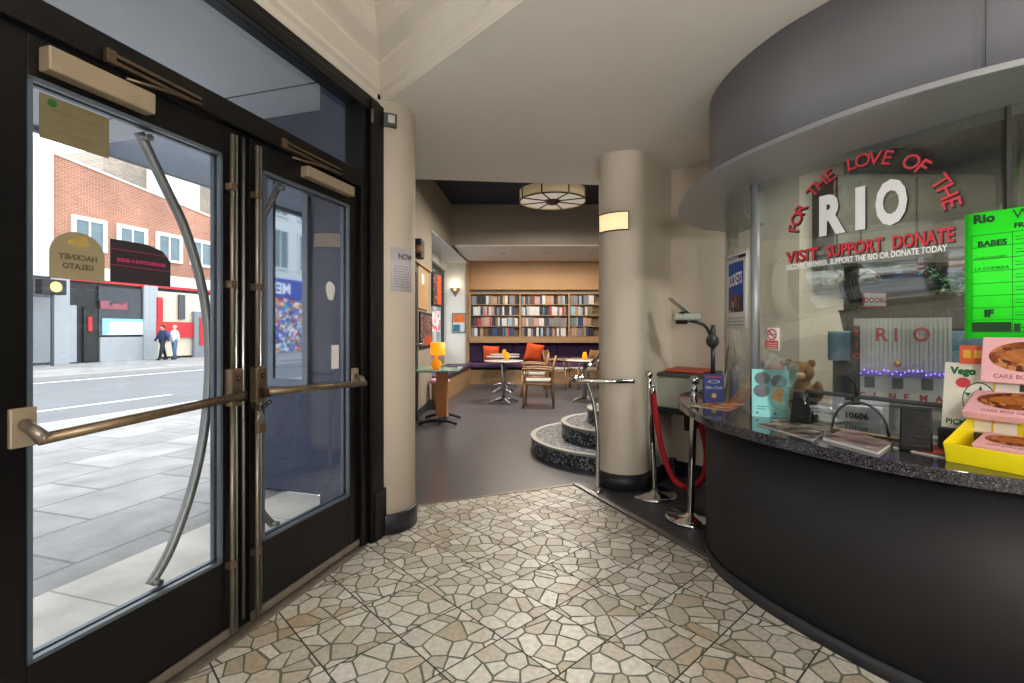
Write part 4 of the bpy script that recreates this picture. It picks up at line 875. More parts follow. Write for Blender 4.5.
# plush toys in the window corner
def plush(c, s, m, label, rz):
    r = thing('plush_toy', (c[0], c[1], c[2]), label, 'toy'); c = Vector(c); R_ = Matrix.Rotation(rz, 3, 'Z')
    b = MB().ell(c + Vector((0, 0, .07)) * s, .06 * s, .055 * s, .075 * s, 18).ell(c + Vector((0, 0, .165)) * s, .055 * s, .05 * s, .048 * s, 18)
    for q in (-1, 1):
        b.ell(c + R_ @ Vector((q * .042, 0, .205)) * s, .018 * s, .012 * s, .018 * s, 12); b.ell(c + R_ @ Vector((q * .065, -.02, .09)) * s, .02 * s, .022 * s, .045 * s, 12); b.ell(c + R_ @ Vector((q * .04, -.05, .02)) * s, .025 * s, .045 * s, .022 * s, 12)
    o_ = b.build('body', m, r); rm = o_.modifiers.new('join', 'REMESH'); rm.mode = 'VOXEL'; rm.voxel_size = .005 * s; rm.use_smooth_shade = True
    MB().ell(c + R_ @ Vector((0, -.048, .155)) * s, .02 * s, .016 * s, .015 * s, 12).build('muzzle', mat('tan_plush', '#c8a070', .9), r); 
    for q in (-1, 1): MB().ell(c + R_ @ Vector((q * .02, -.047, .175)) * s, .005 * s, .004 * s, .005 * s, 8).build('eye', INK, r)
p = W(773, 384, 2.9); plush((p.x, p.y, .847), 1.15, PINKFUR, 'pinkish grey plush toy beside the post inside the window', -.4)
p = W(800, 384, 2.62); plush((p.x, p.y, .847), 1.25, FUR, 'brown teddy bear sitting inside the window behind the black card reader', -.5)
# ---------------------------------------------------------------- things on the counter
def at_z(px, py, z=.845): d = (EYE - z) * F0 / (py - HZ); return Vector(((px - CX) / F0 * d, d, z))
def card(name, loc, w_, h_, d_, rz, m, label, cat): return None
# aqua tent card
c = at_z(770, 416); tc1 = thing('tent_card', c, 'aqua tent card with grey discs and an orange tag, beside the grey post', 'card', rz=-.42); tc1.location = c
def tent(w_, h_, d_, th=.003):
    mb = L(); 
    for sg_ in (-1, 1):
        vs = [(-w_ / 2, sg_ * d_ / 2, 0), (w_ / 2, sg_ * d_ / 2, 0), (w_ / 2 , sg_ * .002, h_), (-w_ / 2, sg_ * .002, h_)]
        vs += [(a, b - sg_ * th, z) for a, b, z in vs]; mb.add(vs, [(0, 1, 2, 3), (4, 7, 6, 5), (0, 4, 5, 1), (1, 5, 6, 2), (2, 6, 7, 3), (3, 7, 4, 0)])
    return mb
tent(.165, .235, .09).build('card', AQUA, tc1)
slope = lambda x, z, e=.001: Vector((x, -.045 + z * (.043 / .235) - e, z))
mb = L()
for (x, z) in ((-.035, .19), (.038, .178), (-.04, .128)): disc(mb, lambda a, b: slope(x + a, z + b), 0, 0, .036, .032, 24)
mb.build('grey_disc_print', mat('grey_print', '#5f6a74', .6, var=.25, scale=40), tc1)
mb = L(); mb.add([slope(.005, .09, .002), slope(.048, .075, .002), slope(.062, .14, .002), slope(.02, .155, .002)], [(0, 1, 2, 3)]); mb.build('orange_tag', mat('orange_card', '#e8a040', .6, var=.15, scale=60), tc1)
mb = L()
for k, ww in enumerate((.05, .04)): rect(mb, lambda a, b: slope(a - .06, .05 - .012 * k + b), 0, ww, 0, .003)
disc(mb, slope, .02, .02, .006, .006); disc(mb, slope, -.06, .02, .005, .005); mb.build('small_print', mat('teal_ink', '#2c5a66', .6), tc1)
# black card reader and intercom speakers behind / at the glass
def intercom(px, py, d_, h_, w_, label, rz):
    c = at_z(px, py); r = thing('desk_intercom', c, label, 'intercom'); r.rotation_euler.z = rz
    vs = [(-w_, -.045, 0), (w_, -.045, 0), (w_, -.045, .02), (w_ * .95, -.012, h_), (-w_ * .95, -.012, h_), (-w_, -.045, .02)]
    mb = L(); top = [(x, y, z) for x, y, z in vs]; bk = [(-w_, .05, 0), (w_, .05, 0), (w_, .05, .02), (w_ * .95, .04, h_), (-w_ * .95, .04, h_), (-w_, .05, .02)]
    mb.add(top + bk, [(0, 1, 2, 5), (5, 2, 3, 4), (11, 8, 7, 6), (11, 10, 9, 8), (0, 6, 7, 1), (1, 7, 8, 2), (2, 8, 9, 3), (3, 9, 10, 4), (4, 10, 11, 5), (5, 11, 6, 0)]); mb.build('housing', mat('black_intercom_plastic', '#0a0a0b', .5, var=.1, spec=.3), r, bevel=.006)
    g = L()
    for i in range(6):
        for j in range(7):
            z = .035 + j * (h_ - .05) / 7; y = -.045 + (z - .02) * (.033 / (h_ - .02)) - .001; g.ell((-w_ * .6 + i * w_ * .24, y, z), .0035, .002, .0035, 6)
    g.build('speaker_grille', INK, r); return r
intercom(804, 423, .1, .145, .045, 'black desk intercom between the aqua tent card and the pass-through arch', -.9)
intercom(916, 450, .1, .15, .046, 'black desk intercom with speaker grille right of the pass-through arch', -.7)
# number block behind the arch
c = at_z(864, 426); nbk = thing('number_plate', c + Vector((.04, .09, 0)), 'grey block marked 10606 behind the pass-through arch', 'sign', rz=-.75)
L().bx(-.085, .085, 0, .05, 0, .075).build('block', mat('light_grey_plastic', '#a6aaae', .5), nbk, bevel=.004)
put_text(mb := L(), '10606', lambda a, b: Vector((a - .01, -.002, .016 + b)), .038, .0012, 1, 'CENTER'); mb.build('digits', INK, nbk)
# books, leaflets
def booklet(name, pts_px, h, cover, label, cat, z=.845, pages=PAPER):
    q = [at_z(x, y, z) for x, y in pts_px]; cen = sum(q, Vector()) / 4; r = thing(name, (cen.x, cen.y, z), label, cat)
    MB().prism([(p.x, p.y) for p in q], z + .0005, z + h * .85).build('pages', pages, r); MB().prism([(cen.x + (p.x - cen.x) * 1.01, cen.y + (p.y - cen.y) * 1.01) for p in q], z + h * .85, z + h).build('cover', cover, r); return r
COV = collage('dusky_pink_cover', ['#6a5050', '#8f7470', '#54484c', '#7c6464', '#a08880'], 22)
booklet('booklet', [(823, 440), (846, 432), (891, 446), (878, 455)], .013, COV, 'thick white-edged booklet with dusky pink cover on the counter front', 'booklet')
booklet('leaflet', [(757, 425), (790, 421), (824, 434), (812, 441)], .005, collage('brown_leaflet_print', ['#4c4240', '#80746a', '#2e2c30', '#a89a88'], 20), 'brown printed leaflet left of the white-edged booklet', 'leaflet')
booklet('leaflet', [(893, 448), (915, 443), (950, 452), (947, 459)], .006, collage('red_leaflet_print', ['#9a3020', '#c84a28', '#3a4a2c', '#6a2a20'], 20), 'red and green printed leaflet against the yellow tray', 'leaflet')
booklet('leaflet', [(690, 406), (712, 402), (747, 405), (728, 411)], .003, collage('bright_flyer_print', ['#c8a06a', '#b0402c', '#d8c8b0', '#7a8a4a', '#d07030'], 26), 'bright orange flyer lying at the rounded end of the counter', 'leaflet')
booklet('leaflet', [(772, 420), (800, 416), (838, 426), (826, 431)], .004, collage('grey_leaflet_print', ['#6a6a6c', '#8a8684', '#4a4a4e'], 20), 'grey leaflet lying behind the brown one near the intercom', 'leaflet')
bl = at_z(714, 403); lb_ = thing('leaflet_box', bl, 'dark blue upright leaflet box on the rounded end of the counter', 'box', rz=-.2)
L().bx(-.056, .056, 0, .05, 0, .17).build('box', mat('deep_blue_card', '#26387e', .5, var=.1), lb_, bevel=.003)
mb = L(); put_text(mb, 'Film Club', lambda a, b: Vector((a, -.002, .085 + b)), .024, .0005, 1, 'CENTER'); disc(mb, lambda a, b: Vector((a, -.002, b)), 0, .128, .034, .01, 24, .7); mb.build('pale_print', mat('pale_blue_ink', '#b8c4e8', .6), lb_)
mb = L(); disc(mb, lambda a, b: Vector((a, -.002, b)), .0, .045, .014, .014); mb.build('gold_seal', mat('gold_ink', '#c8b060', .5), lb_); mb = L(); rect(mb, lambda a, b: Vector((a, -.002, b)), -.045, .045, .152, .158); mb.build('red_print', REDINK, lb_)
# yellow tray and pink boxes
T0 = at_z(946, 461); T1 = at_z(1024, 476); td = (T1 - T0).normalized(); tn = Vector((-td.y, td.x, 0))
if tn.x < 0: tn = -tn
yt = thing('yellow_tray', T0, 'bright yellow sloping display tray at the right end of the counter', 'tray'); 
def Tp(a, b, z): return T0 + td * a + tn * b + Vector((0, 0, z))
TL, TD = .50, .19
def slab_poly(pts, nrm, th, name, m, parent):
    n = len(pts); vs = [Vector(p) for p in pts]; vs += [v + nrm * th for v in vs]
    return MB().add(vs, [tuple(range(n)), tuple(range(2 * n - 1, n - 1, -1))] + [(i, (i + 1) % n, n + (i + 1) % n, n + i) for i in range(n)]).build(name, m, parent, bevel=.0015)
slab_poly([Tp(0, 0, 0), Tp(TL, 0, 0), Tp(TL, TD, 0), Tp(0, TD, 0)], Vector((0, 0, 1)), .004, 'tray_base', YELLOW, yt)
slab_poly([Tp(0, 0, 0), Tp(TL, 0, 0), Tp(TL, -.012, .062), Tp(-.004, -.012, .062)], tn, .004, 'front_wall', YELLOW, yt)
slab_poly([Tp(0, TD, 0), Tp(TL, TD, 0), Tp(TL, TD + .012, .15), Tp(-.004, TD + .012, .15)], -tn, .004, 'back_wall', YELLOW, yt)
for e_ in (0, TL): slab_poly([Tp(e_, 0, 0), Tp(e_, TD, 0), Tp(e_ - .004, TD + .012, .15), Tp(e_ - .004, -.012, .062)], td, .004, 'side_wall', YELLOW, yt)
def pinkbox(o3, ux, uy, up, w_, h_, t_, label, lowtext=True):
    r = thing('pink_food_box', o3, label, 'box', 'pink boxes in the yellow display'); f = lambda a, b, e=0: Vector(o3) + ux * a + uy * b + up * e
    vs = [f(a, b, e) for a in (0, w_) for b in (0, h_) for e in (0, t_)]
    MB().add(vs, [(0, 1, 3, 2), (4, 6, 7, 5), (0, 4, 5, 1), (2, 3, 7, 6), (0, 2, 6, 4), (1, 5, 7, 3)]).build('carton', PINK, r, bevel=.003)
    mb = MB(); disc(mb, lambda a, b: f(a, b, t_ + .0006), w_ * .5, h_ * .58, w_ * .42, h_ * .33, 30); mb.build('pastry_picture', BREAD, r)
    mb = MB(); disc(mb, lambda a, b: f(a, b, t_ + .0010), w_ * .5, h_ * .60, w_ * .30, h_ * .16, 20); disc(mb, lambda a, b: f(a, b, t_ + .0013), w_ * .5, h_ * .66, w_ * .1, h_ * .14, 12); mb.build('pastry_highlight', mat('golden_pastry_print', '#b06a30', .5, var=.4, scale=60), r)
    mb = MB(); put_text(mb, 'CAKE BOX DELUXE', lambda a, b: f(w_ * .5 + a, h_ * .1 + b, t_ + .0006), h_ * .13, 0, 1, 'CENTER'); mb.build('lettering', mat('maroon_ink', '#7a3040', .6), r)
    return r
U = Vector((0, 0, 1))
pinkbox(Tp(.045, .06, .034), td, (tn * .93 + U * .3).normalized(), (U * .95 - tn * .3).normalized(), .18, .10, .03, 'pink box with oval pastry picture lying inside the yellow tray')
ax = (td * 1).normalized()
pinkbox(Tp(.0, .115, .135), td, (tn * .75 + U * .5).normalized(), (U * .8 - tn * .55).normalized(), .24, .13, .028, 'pink box with oval pastry picture on the middle tier above the yellow tray')
pinkbox(Tp(.03, .175, .255), td, (tn * .15 + U * .97).normalized(), (U * .15 - tn * .97).normalized(), .24, .15, .028, 'pink box with oval pastry picture standing upright on the top tier')
rk = thing('wire_rack', Tp(0, TD, 0), 'yellow wire rack holding the pink boxes', 'rack')
YW = mat('yellow_wire', '#e0b030', .4)
for a_ in (.05, .13, .30, .38): MB().tube([Tp(a_, TD - .015, .005), Tp(a_, TD + .0, .15), Tp(a_, TD + .02, .32)], .0028, 8).build('wire', YW, rk); MB().tube([Tp(a_, TD - .005, .148), Tp(a_, TD - .05, .142), Tp(a_, TD - .055, .165)], .0028, 8).build('hook', YW, rk)
MB().tube([Tp(.03, TD + .02, .315), Tp(.45, TD + .02, .315)], .0028, 8).build('wire', YW, rk)
# white card leaning behind, and orange card behind that
q0 = Tp(-.09, .185, .082); wc = thing('white_drinks_card', q0, 'white card with green print and red badge leaning behind the yellow tray', 'card')
lean = (U * .98 + tn * .12).normalized(); fr_ = lean.cross(td).normalized(); 
if fr_.dot(tn) > 0: fr_ = -fr_
wf = lambda a, b, e=.004: q0 + td * a + lean * b + fr_ * e
vs = [wf(a, b, e) for a in (0, .20) for b in (.001, .235) for e in (0, .003)]; MB().add(vs, [(0, 1, 3, 2), (4, 6, 7, 5), (0, 4, 5, 1), (2, 3, 7, 6), (0, 2, 6, 4), (1, 5, 7, 3)]).build('card', mat('cream_card', '#e6e2d4', .6, var=.01), wc)
MB().box(Tp(0, .195, .04), (.2, .03, .078), math.atan2(td.y, td.x)).build('riser', DGREY, wc)
mb = MB(); put_text(mb, 'PICKLE', lambda a, b: wf(.012 + a, .016 + b), .026, .001); put_text(mb, 'Vego', lambda a, b: wf(.018 + a, .195 + b), .034, .002); disc(mb, lambda a, b: wf(a, b), .10, .11, .045, .06, 28, .93)
for k in range(5): mb.add([wf(.10 + .03 * math.cos(k * 1.2), .11 + .03 * math.sin(k * 1.2)), wf(.10 + .045 * math.cos(k * 1.2 + .3), .11 + .05 * math.sin(k * 1.2 + .3)), wf(.10 + .03 * math.cos(k * 1.2 + .5), .11 + .03 * math.sin(k * 1.2 + .5))], [(0, 1, 2)])
mb.build('green_print', mat('bottle_green_ink', '#15683a', .6), wc)
mb = MB(); disc(mb, lambda a, b: wf(a, b, .0045), .055, .165, .021, .018); mb.build('red_badge', REDINK, wc)
oc = thing('orange_card', Tp(.01, TD + .15, .21), 'orange red card with yellow panels behind the white card', 'card')
o0 = Tp(-.045, .205, .312); of_ = lambda a, b, e: o0 + td * a + U * b - tn * e
vs = [of_(a, b, e) for a in (0, .2) for b in (.001, .066) for e in (0, .003)]; MB().add(vs, [(0, 1, 3, 2), (4, 6, 7, 5), (0, 4, 5, 1), (2, 3, 7, 6), (0, 2, 6, 4), (1, 5, 7, 3)]).build('card', mat('orange_red_card', '#d8603c', .6), oc)
mb = MB()
for k in range(4): rect(mb, lambda a, b: of_(a, b, .004), .01 + .03 * k, .032 + .03 * k, .022, .05)
mb.build('yellow_panels', mat('yellow_ink', '#e8b43c', .6), oc)
# ================================================================ STEPS, RAIL, ROPE POSTS, PROJECTOR, SCONCES
SC = (1.14, 5.3)
stp = thing('curved_steps', (SC[0], SC[1], 0), 'curved speckled terrazzo steps with pale nosings rising behind the round wall end', 'steps')
def half(r, n=48, a0=60, a1=300): return [(SC[0] + r * math.cos(math.radians(a0 + (a1 - a0) * i / n)), SC[1] + r * math.sin(math.radians(a0 + (a1 - a0) * i / n))) for i in range(n + 1)]
for k, r in enumerate((.95, .62, .34)):
    z0, z1 = .15 * k, .15 * (k + 1)
    if k == 0: SC = (1.16, 5.3)
    hp = half(r, a0=80, a1=262); st_ = MB().prism(hp + [(1.6, hp[-1][1]), (1.6, hp[0][1])], z0 + (.0005 if k else 0), z1 - .001, False).build('step', TERR, stp)
    for pl in st_.data.polygons: pl.use_smooth = abs(pl.normal.z) < .5
    e2 = st_.modifiers.new('edges', 'EDGE_SPLIT')
    MB().wall(half(r + .004, a0=80, a1=262), .05, z1 - .022, z1 + .004, 1).build('nosing', NOSE, st_)
MB().bx(1.55, 4.5, 4.78, 6.1, .0, .45).build('landing', TERR, stp)
hr = thing('handrail', (.675, 3.90, 0), 'polished chrome handrail post and looped rail in front of the round wall end', 'handrail')
pts = smooth([(.680, 3.89, .0), (.682, 3.89, .25), (.680, 3.89, .45), (.655, 3.9, .68), (.625, 3.9, .80), (.60, 3.9, .872)], 6)
MB().tube(pts, .017, 16).build('post', CHROME, hr); MB().lathe([(.045, 0), (.045, .012), (.028, .022), (.02, .04)], (.680, 3.89, 0), 28).build('base_flange', CHROME, hr)
rail = smooth([(.96, 3.845, .885), (.80, 3.82, .885), (.66, 3.84, .887), (.52, 3.87, .89), (.475, 3.96, .89), (.52, 4.05, .89), (.60, 4.08, .89)], 5)
MB().tube([(.56, 4.07, .89), (.72, 4.45, .975), (.95, 4.95, 1.12)], .019, 16).build('back_rail', CHROME, hr)
MB().tube(rail, .019, 16).build('rail', CHROME, hr)
def stanchion(loc, label, lean=0):
    r = thing('stanchion', loc, label, 'rope post', 'chrome rope posts'); r.rotation_euler = (0, lean, 0); r.scale = (1, 1, 1.03)
    L().lathe([(.165, 0), (.17, .006), (.17, .018), (.15, .028), (.04, .036), (.03, .05), (.0001, .05)], (0, 0, 0), 48).build('base', CHROME, r)
    L().lathe([(.023, .045), (.023, .80), (.026, .805), (.026, .83), (.018, .84), (.022, .85), (.024, .875), (.016, .88), (.016, .89), (.0001, .89)], (0, 0, 0), 28).build('pole', CHROME, r)
    L().ell((0, 0, .915), .032, .032, .032, 24).build('ball_finial', CHROME, r)
    L().tube([(.024 + .02 * math.cos(a), 0, .81 + .02 * math.sin(a)) for a in [2 * PI * k / 16 for k in range(16)]], .004, 8, closed=True).build('ring', CHROME, r)
    return r
stanchion((1.105, 3.79, 0), 'chrome rope post standing nearer the round wall end, leaning slightly', -.05); stanchion((1.205, 3.31, 0), 'chrome rope post standing beside the charcoal counter', .03)
rope = thing('rope', (1.15, 3.5, .4), 'red velvet rope sagging between the two chrome posts', 'rope')
rc = smooth([(1.085, 3.76, .80), (1.10, 3.74, .62), (1.14, 3.70, .36), (1.20, 3.62, .18), (1.27, 3.52, .155), (1.325, 3.42, .24), (1.335, 3.36, .42), (1.29, 3.33, .62), (1.235, 3.315, .80)], 8)
MB().tube(rc, .021, 14).build('velvet', RED, rope)
MB().tube([rc[0] + (0,) if False else rc[0], (rc[0][0] - .002, rc[0][1], rc[0][2] + .05)], [.022, .012], 14).build('end_cap', CHROME, rope); MB().tube([rc[-1], (rc[-1][0] - .012, rc[-1][1], rc[-1][2] + .03)], [.022, .012], 14).build('end_cap', CHROME, rope)
# wall shelf and overhead projector
sh = thing('wall_shelf', (1.5, 4.1, .6), 'black shelf fixed to the wall under the overhead projector', 'shelf')
o0 = W(655, 407, 4.02); wd = Vector((.632, -.775, 0)); wn_ = Vector((-.775, -.632, 0))            # wd: along the wall to the right, wn_: out of the wall
w0 = Vector((1.43, 4.4, 0))
def Wl(a, b, z): return w0 + wd * a + wn_ * b + Vector((0, 0, z))
def wbox(mb, a0, a1, b0, b1, z0, z1):
    vs = [Wl(a, b, z) for a in (a0, a1) for b in (b0, b1) for z in (z0, z1)]; return mb.add(vs, [(0, 1, 3, 2), (4, 6, 7, 5), (0, 4, 5, 1), (2, 3, 7, 6), (0, 2, 6, 4), (1, 5, 7, 3)])
wbox(MB(), .02, .58, .01, .34, .60, .63).build('board', BLACKM, sh, bevel=.004); wbox(MB(), .25, .28, .01, .2, .45, .6).build('bracket', BLACKM, sh)
op = thing('overhead_projector', Wl(.28, .17, .63), 'putty grey overhead projector with dark arm and raised mirror head on the black shelf', 'projector')
mb = MB(); vs = [Wl(a, b, z) for a, b, z in ((.05, .03, .632), (.50, .03, .632), (.50, .31, .632), (.05, .31, .632), (.06, .04, .93), (.48, .04, .93), (.49, .30, .90), (.04, .30, .90))]
mb.add(vs, [(0, 3, 2, 1), (4, 5, 6, 7), (0, 1, 5, 4), (1, 2, 6, 5), (2, 3, 7, 6), (3, 0, 4, 7)]); mb.build('body', PUTTY, op, bevel=.022, seg=4)
mb = MB(); vs = [Wl(a, b, z) for a, b, z in ((.03, .02, .935), (.51, .02, .935), (.52, .33, .90), (.03, .33, .90), (.05, .03, .955), (.49, .03, .955), (.50, .31, .925), (.05, .31, .925))]
mb.add(vs, [(0, 3, 2, 1), (4, 5, 6, 7), (0, 1, 5, 4), (1, 2, 6, 5), (2, 3, 7, 6), (3, 0, 4, 7)]); mb.build('top_frame', DGREY, op, bevel=.01, seg=3)
vs = [Wl(a, b, z) for a, b, z in ((.09, .06, .957), (.44, .06, .957), (.44, .26, .938), (.09, .26, .938), (.11, .07, .972), (.42, .07, .972), (.42, .24, .956), (.11, .24, .956))]
MB().add(vs, [(0, 3, 2, 1), (4, 5, 6, 7), (0, 1, 5, 4), (1, 2, 6, 5), (2, 3, 7, 6), (3, 0, 4, 7)]).build('stage_cover', mat('rust_orange_plastic', '#a8452a', .5), op, bevel=.004)
k = MB().ell(Wl(.02, .18, .76), .018, .018, .018, 12); k.build('focus_knob', DGREY, op)
px1 = W(713, 375, 3.88)
MB().tube([px1, W(713, 345, 3.88)], .018, 14).build('column', DGREY, op); MB().ell(W(712.5, 341, 3.86), .05, .04, .055, 20).build('pivot_knob', DGREY, op); MB().tube([W(712.5, 341, 3.88), W(713, 325, 3.88)], [.03, .016], 12).build('pivot_stem', DGREY, op)
MB().tube(smooth([W(711, 337, 3.9), W(706, 327, 3.88), W(699, 323, 3.86), W(688, 320.5, 3.85)], 6), .013, 12).build('arm', DGREY, op)
h0 = W(686, 317, 3.85); MB().box(h0, (.20, .13, .055), -.2).build('head', PUTTY, op, bevel=.014, seg=3)
MB().lathe([(.045, -.02), (.045, .02)], h0 + Vector((-.035, 0, -.035)), 24).build('lens', BLACKM, op)
ma = W(688, 313, 3.85); mbp = W(670, 298, 3.85); md = (mbp - ma); Lm = md.length; ang = math.atan2(md.z, md.x)
MB().box((ma + mbp) / 2, (Lm, .11, .012), 0, Matrix.Rotation(-ang, 3, 'Y')).build('mirror_flap', mat('pale_grey_flap', '#a8a7a0', .35, .2), op, bevel=.003); MB().ell(W(681, 313.5, 3.84), .015, .06, .015, 12).build('hinge', DGREY, op)
# wall sconce on the round wall end
def ring_on(c, r, a0, a1, n=16): return [(c[0] + r * math.cos(math.radians(a0 + (a1 - a0) * i / n)), c[1] + r * math.sin(math.radians(a0 + (a1 - a0) * i / n))) for i in range(n + 1)]
sc_ = thing('wall_sconce', (.9, 3.88, 2.16), 'curved lit parchment sconce with thin bronze edge on the round wall end', 'wall light')
cN = (.93, 4.1); sa0, sa1 = -163, -92
MB().wall(ring_on(cN, .222, sa0, sa1), .012, 2.085, 2.225, 1).build('lit_panel', WLIT, sc_)
for z in (2.08, 2.222): MB().wall(ring_on(cN, .226, sa0, sa1), .024, z, z + .007, 1).build('bronze_edge', DARKM, sc_)
for a in (sa0, sa1): p_ = (cN[0] + .213 * math.cos(math.radians(a)), cN[1] + .213 * math.sin(math.radians(a))); MB().box((*p_, 2.155), (.028, .007, .15), math.radians(a)).build('bronze_edge', DARKM, sc_)
# detector and paper notice on the round column
def col_pt(px): 
    r = (px - CX) / F0; c, rr = cc, .22; A_ = r * r + 1; B_ = -2 * (r * c[0] + c[1]); C_ = c[0] ** 2 + c[1] ** 2 - rr * rr; d = (-B_ - math.sqrt(B_ * B_ - 4 * A_ * C_)) / (2 * A_); return math.degrees(math.atan2(d - c[1], r * d - c[0])), d
a1_, d1 = col_pt(384); a2_, d2 = col_pt(396)
dt = thing('wall_sensor', (-.8, 3.07, 2.55), 'small grey square sensor box high on the round column', 'sensor'); zt_ = EYE + (HZ - 113) / F0 * d1; 
MB().wall(ring_on(cc, .235, a1_, a2_, 4), .014, zt_ - .085, zt_, 1, False).build('plate', DGREY, dt); am = math.radians((a1_ + a2_) / 2)
MB().box((cc[0] + .24 * math.cos(am), cc[1] + .24 * math.sin(am), zt_ - .042), (.03, .045, .05), am).build('lens_box', PUTTY, dt, bevel=.004)
a1_, d1 = col_pt(390.5); a2_, d2 = col_pt(411); zt_ = EYE + (HZ - 247) / F0 * d1; zb_ = EYE + (HZ - 291) / F0 * d1
nt = thing('paper_notice', (-.72, 3.12, zb_), 'printed white paper notice taped to the round column', 'notice')
MB().wall(ring_on(cc, .2215, a1_, a2_, 10), .001, zb_, zt_, 1).build('sheet', mat('translucent_paper', '#cfcbd2', .7, var=.02), nt)
arc = math.radians(a2_ - a1_) * .222
nfn = lambda a, b, e=.0018: Vector((cc[0] + (.2215 + e) * math.cos(math.radians(a1_) + a / .222), cc[1] + (.2215 + e) * math.sin(math.radians(a1_) + a / .222), zb_ + b))
mb = MB(); put_text(mb, 'NOW', lambda a, b: nfn(arc * .3 + a * .9, (zt_ - zb_) - .07 + b), .05, .0018)
for k in range(9):
    for i in range(5): rect(mb, nfn, arc * (.1 + .15 * i), arc * (.1 + .15 * (i + 1)) if (k * 7 + i) % 5 else arc * (.1 + .15 * i + .07), .03 + .016 * k, .0325 + .016 * k)
mb.build('print', mat('grey_ink', '#5a5660', .7), nt)
# ================================================================ ADDED FOYER FILL LAMPS (unseen, behind the view) and LOUNGE LAMP
def drum(loc, R_, H, drop, label):
    r = thing('drum_ceiling_lamp', loc, label, 'ceiling light', 'deco drum lamps'); 
    L().lathe([(R_ - .012, 0), (R_, 0), (R_, H), (R_ - .012, H), (R_ - .012, 0)], (0, 0, 0), 64).build('drum_shade', PARCH, r)
    L().lathe([(.13, .012), (R_ - .012, .02), (R_ - .012, .028), (.13, .02), (.13, .012)], (0, 0, 0), 64).build('diffuser', mat('lamp_diffuser', '#cdc4b4', .5, var=.08, emit=.35, ecol='#f0e4d0'), r)
    fr2 = L()
    for z in (-.006, H - .012): fr2.lathe([(R_ - .008, z), (R_ + .01, z), (R_ + .01, z + .018), (R_ - .008, z + .018), (R_ - .008, z)], (0, 0, 0), 64)
    for k in range(8):
        a = 2 * PI * (k + .5) / 8; fr2.box((R_ * math.cos(a) * 1.002, R_ * math.sin(a) * 1.002, H / 2), (.02, .018, H), a); fr2.box(((R_ + .1) / 2 * math.cos(a), (R_ + .1) / 2 * math.sin(a), .005), (R_ - .13, .016, .014), a)
    fr2.build('metal_frame', DARKM, r); L().lathe([(.0001, -.05), (.07, -.045), (.12, -.01), (.14, .005), (.14, .03), (.0001, .03)], (0, 0, 0), 32).build('centre_boss', mat('copper_brown_boss', '#5a3424', .35, .6), r)
    L().lathe([(.03, H * .2), (.03, H + drop)], (0, 0, 0), 16).lathe([(.1, H + drop - .02), (.1, H + drop)], (0, 0, 0), 24).build('stem', DARKM, r)
    return r
drum((.68, 8.2, 3.45), .55, .19, .305, 'round deco drum ceiling lamp with radiating dark ribs, hanging in the lounge')
for gx, gy, gl_ in ((.25, -1.35, 'added unseen globe fill lamp nearer the doors'), (1.9, -1.6, 'added unseen globe fill lamp nearer the ticket window')):  # stands and globes made up to carry the foyer ceiling fill
    g_ = thing('globe_fill_lamp', (gx, gy, 0), gl_ + ' at the rear of the foyer', 'lamp', 'added globe fill lamps at the rear of the foyer')
    L().ell((0, 0, 1.62), .17, .17, .17, 32).build('glass_globe', GLOBE, g_); L().lathe([(.14, 0), (.14, .015), (.03, .03), (.012, .05), (.012, 1.43), (.04, 1.46), (.04, 1.47)], (0, 0, 0), 24).build('stand', STEEL, g_)
for k, lx in enumerate((-.2, .82, 1.8)):
    dl = thing('downlight', (lx, 11.3, 3.07), 'small recessed downlight in the white lounge soffit, %s one' % ('left', 'middle', 'right')[k], 'downlight', 'soffit downlights')
    L().lathe([(.045, .0), (.06, -.002), (.06, .013), (.045, .013), (.045, 0)], (0, 0, 0), 24).build('trim_ring', STEEL, dl); L().lathe([(.0001, .012), (.044, .012), (.044, .014), (.0001, .014)], (0, 0, 0), 20).build('lamp', WLIT, dl)
# ================================================================ LOUNGE: shelves with film cases
bk = thing('wall_shelving', (1.5, 12.5, 1.15), 'oak shelving with four rows of film cases across the back wall', 'shelving')
SX0, SX1 = LX(12.6) + .05, 2.75; SY0, SY1 = 12.36, 12.57
rows = [1.27 + (HZ - y) / F0 * 12.38 for y in (336.3, 326, 315.3, 304.4, 293.6)]; bays = [SX0, .205, 1.44, SX1]
MB().bx(SX0, SX1, 12.565, 12.579, rows[0] - .06, rows[4] + .02).build('back_board', OAK, bk)
for i, z in enumerate(rows): MB().bx(SX0, SX1, SY0, SY1, z - .016, z).build('shelf_board', OAK, bk)
for i, x in enumerate(bays): MB().bx(x - .022, x + .022, SY0 - .003, SY1, rows[0] - .022, rows[4] + .01).build('upright', OAK, bk)
MB().bx(SX0, SX1, 12.30, 12.57, rows[0] - .16, rows[0] - .0225).build('base_rail', OAK, bk)
random.seed(11)
CASEC = {'black': '#22232a', 'white': '#c9c7c4', 'grey': '#77767a', 'navy': '#2b3c62', 'tan': '#a08468', 'brown': '#5e3d34', 'pale blue': '#8fa8bc', 'red': '#b03020', 'olive': '#6f6a4a', 'pink': '#b48c88', 'teal': '#3f7a88'}
wts = [4, 5, 5, 3, 3, 3, 2, 1, 1, 2, 1]; protos = {}
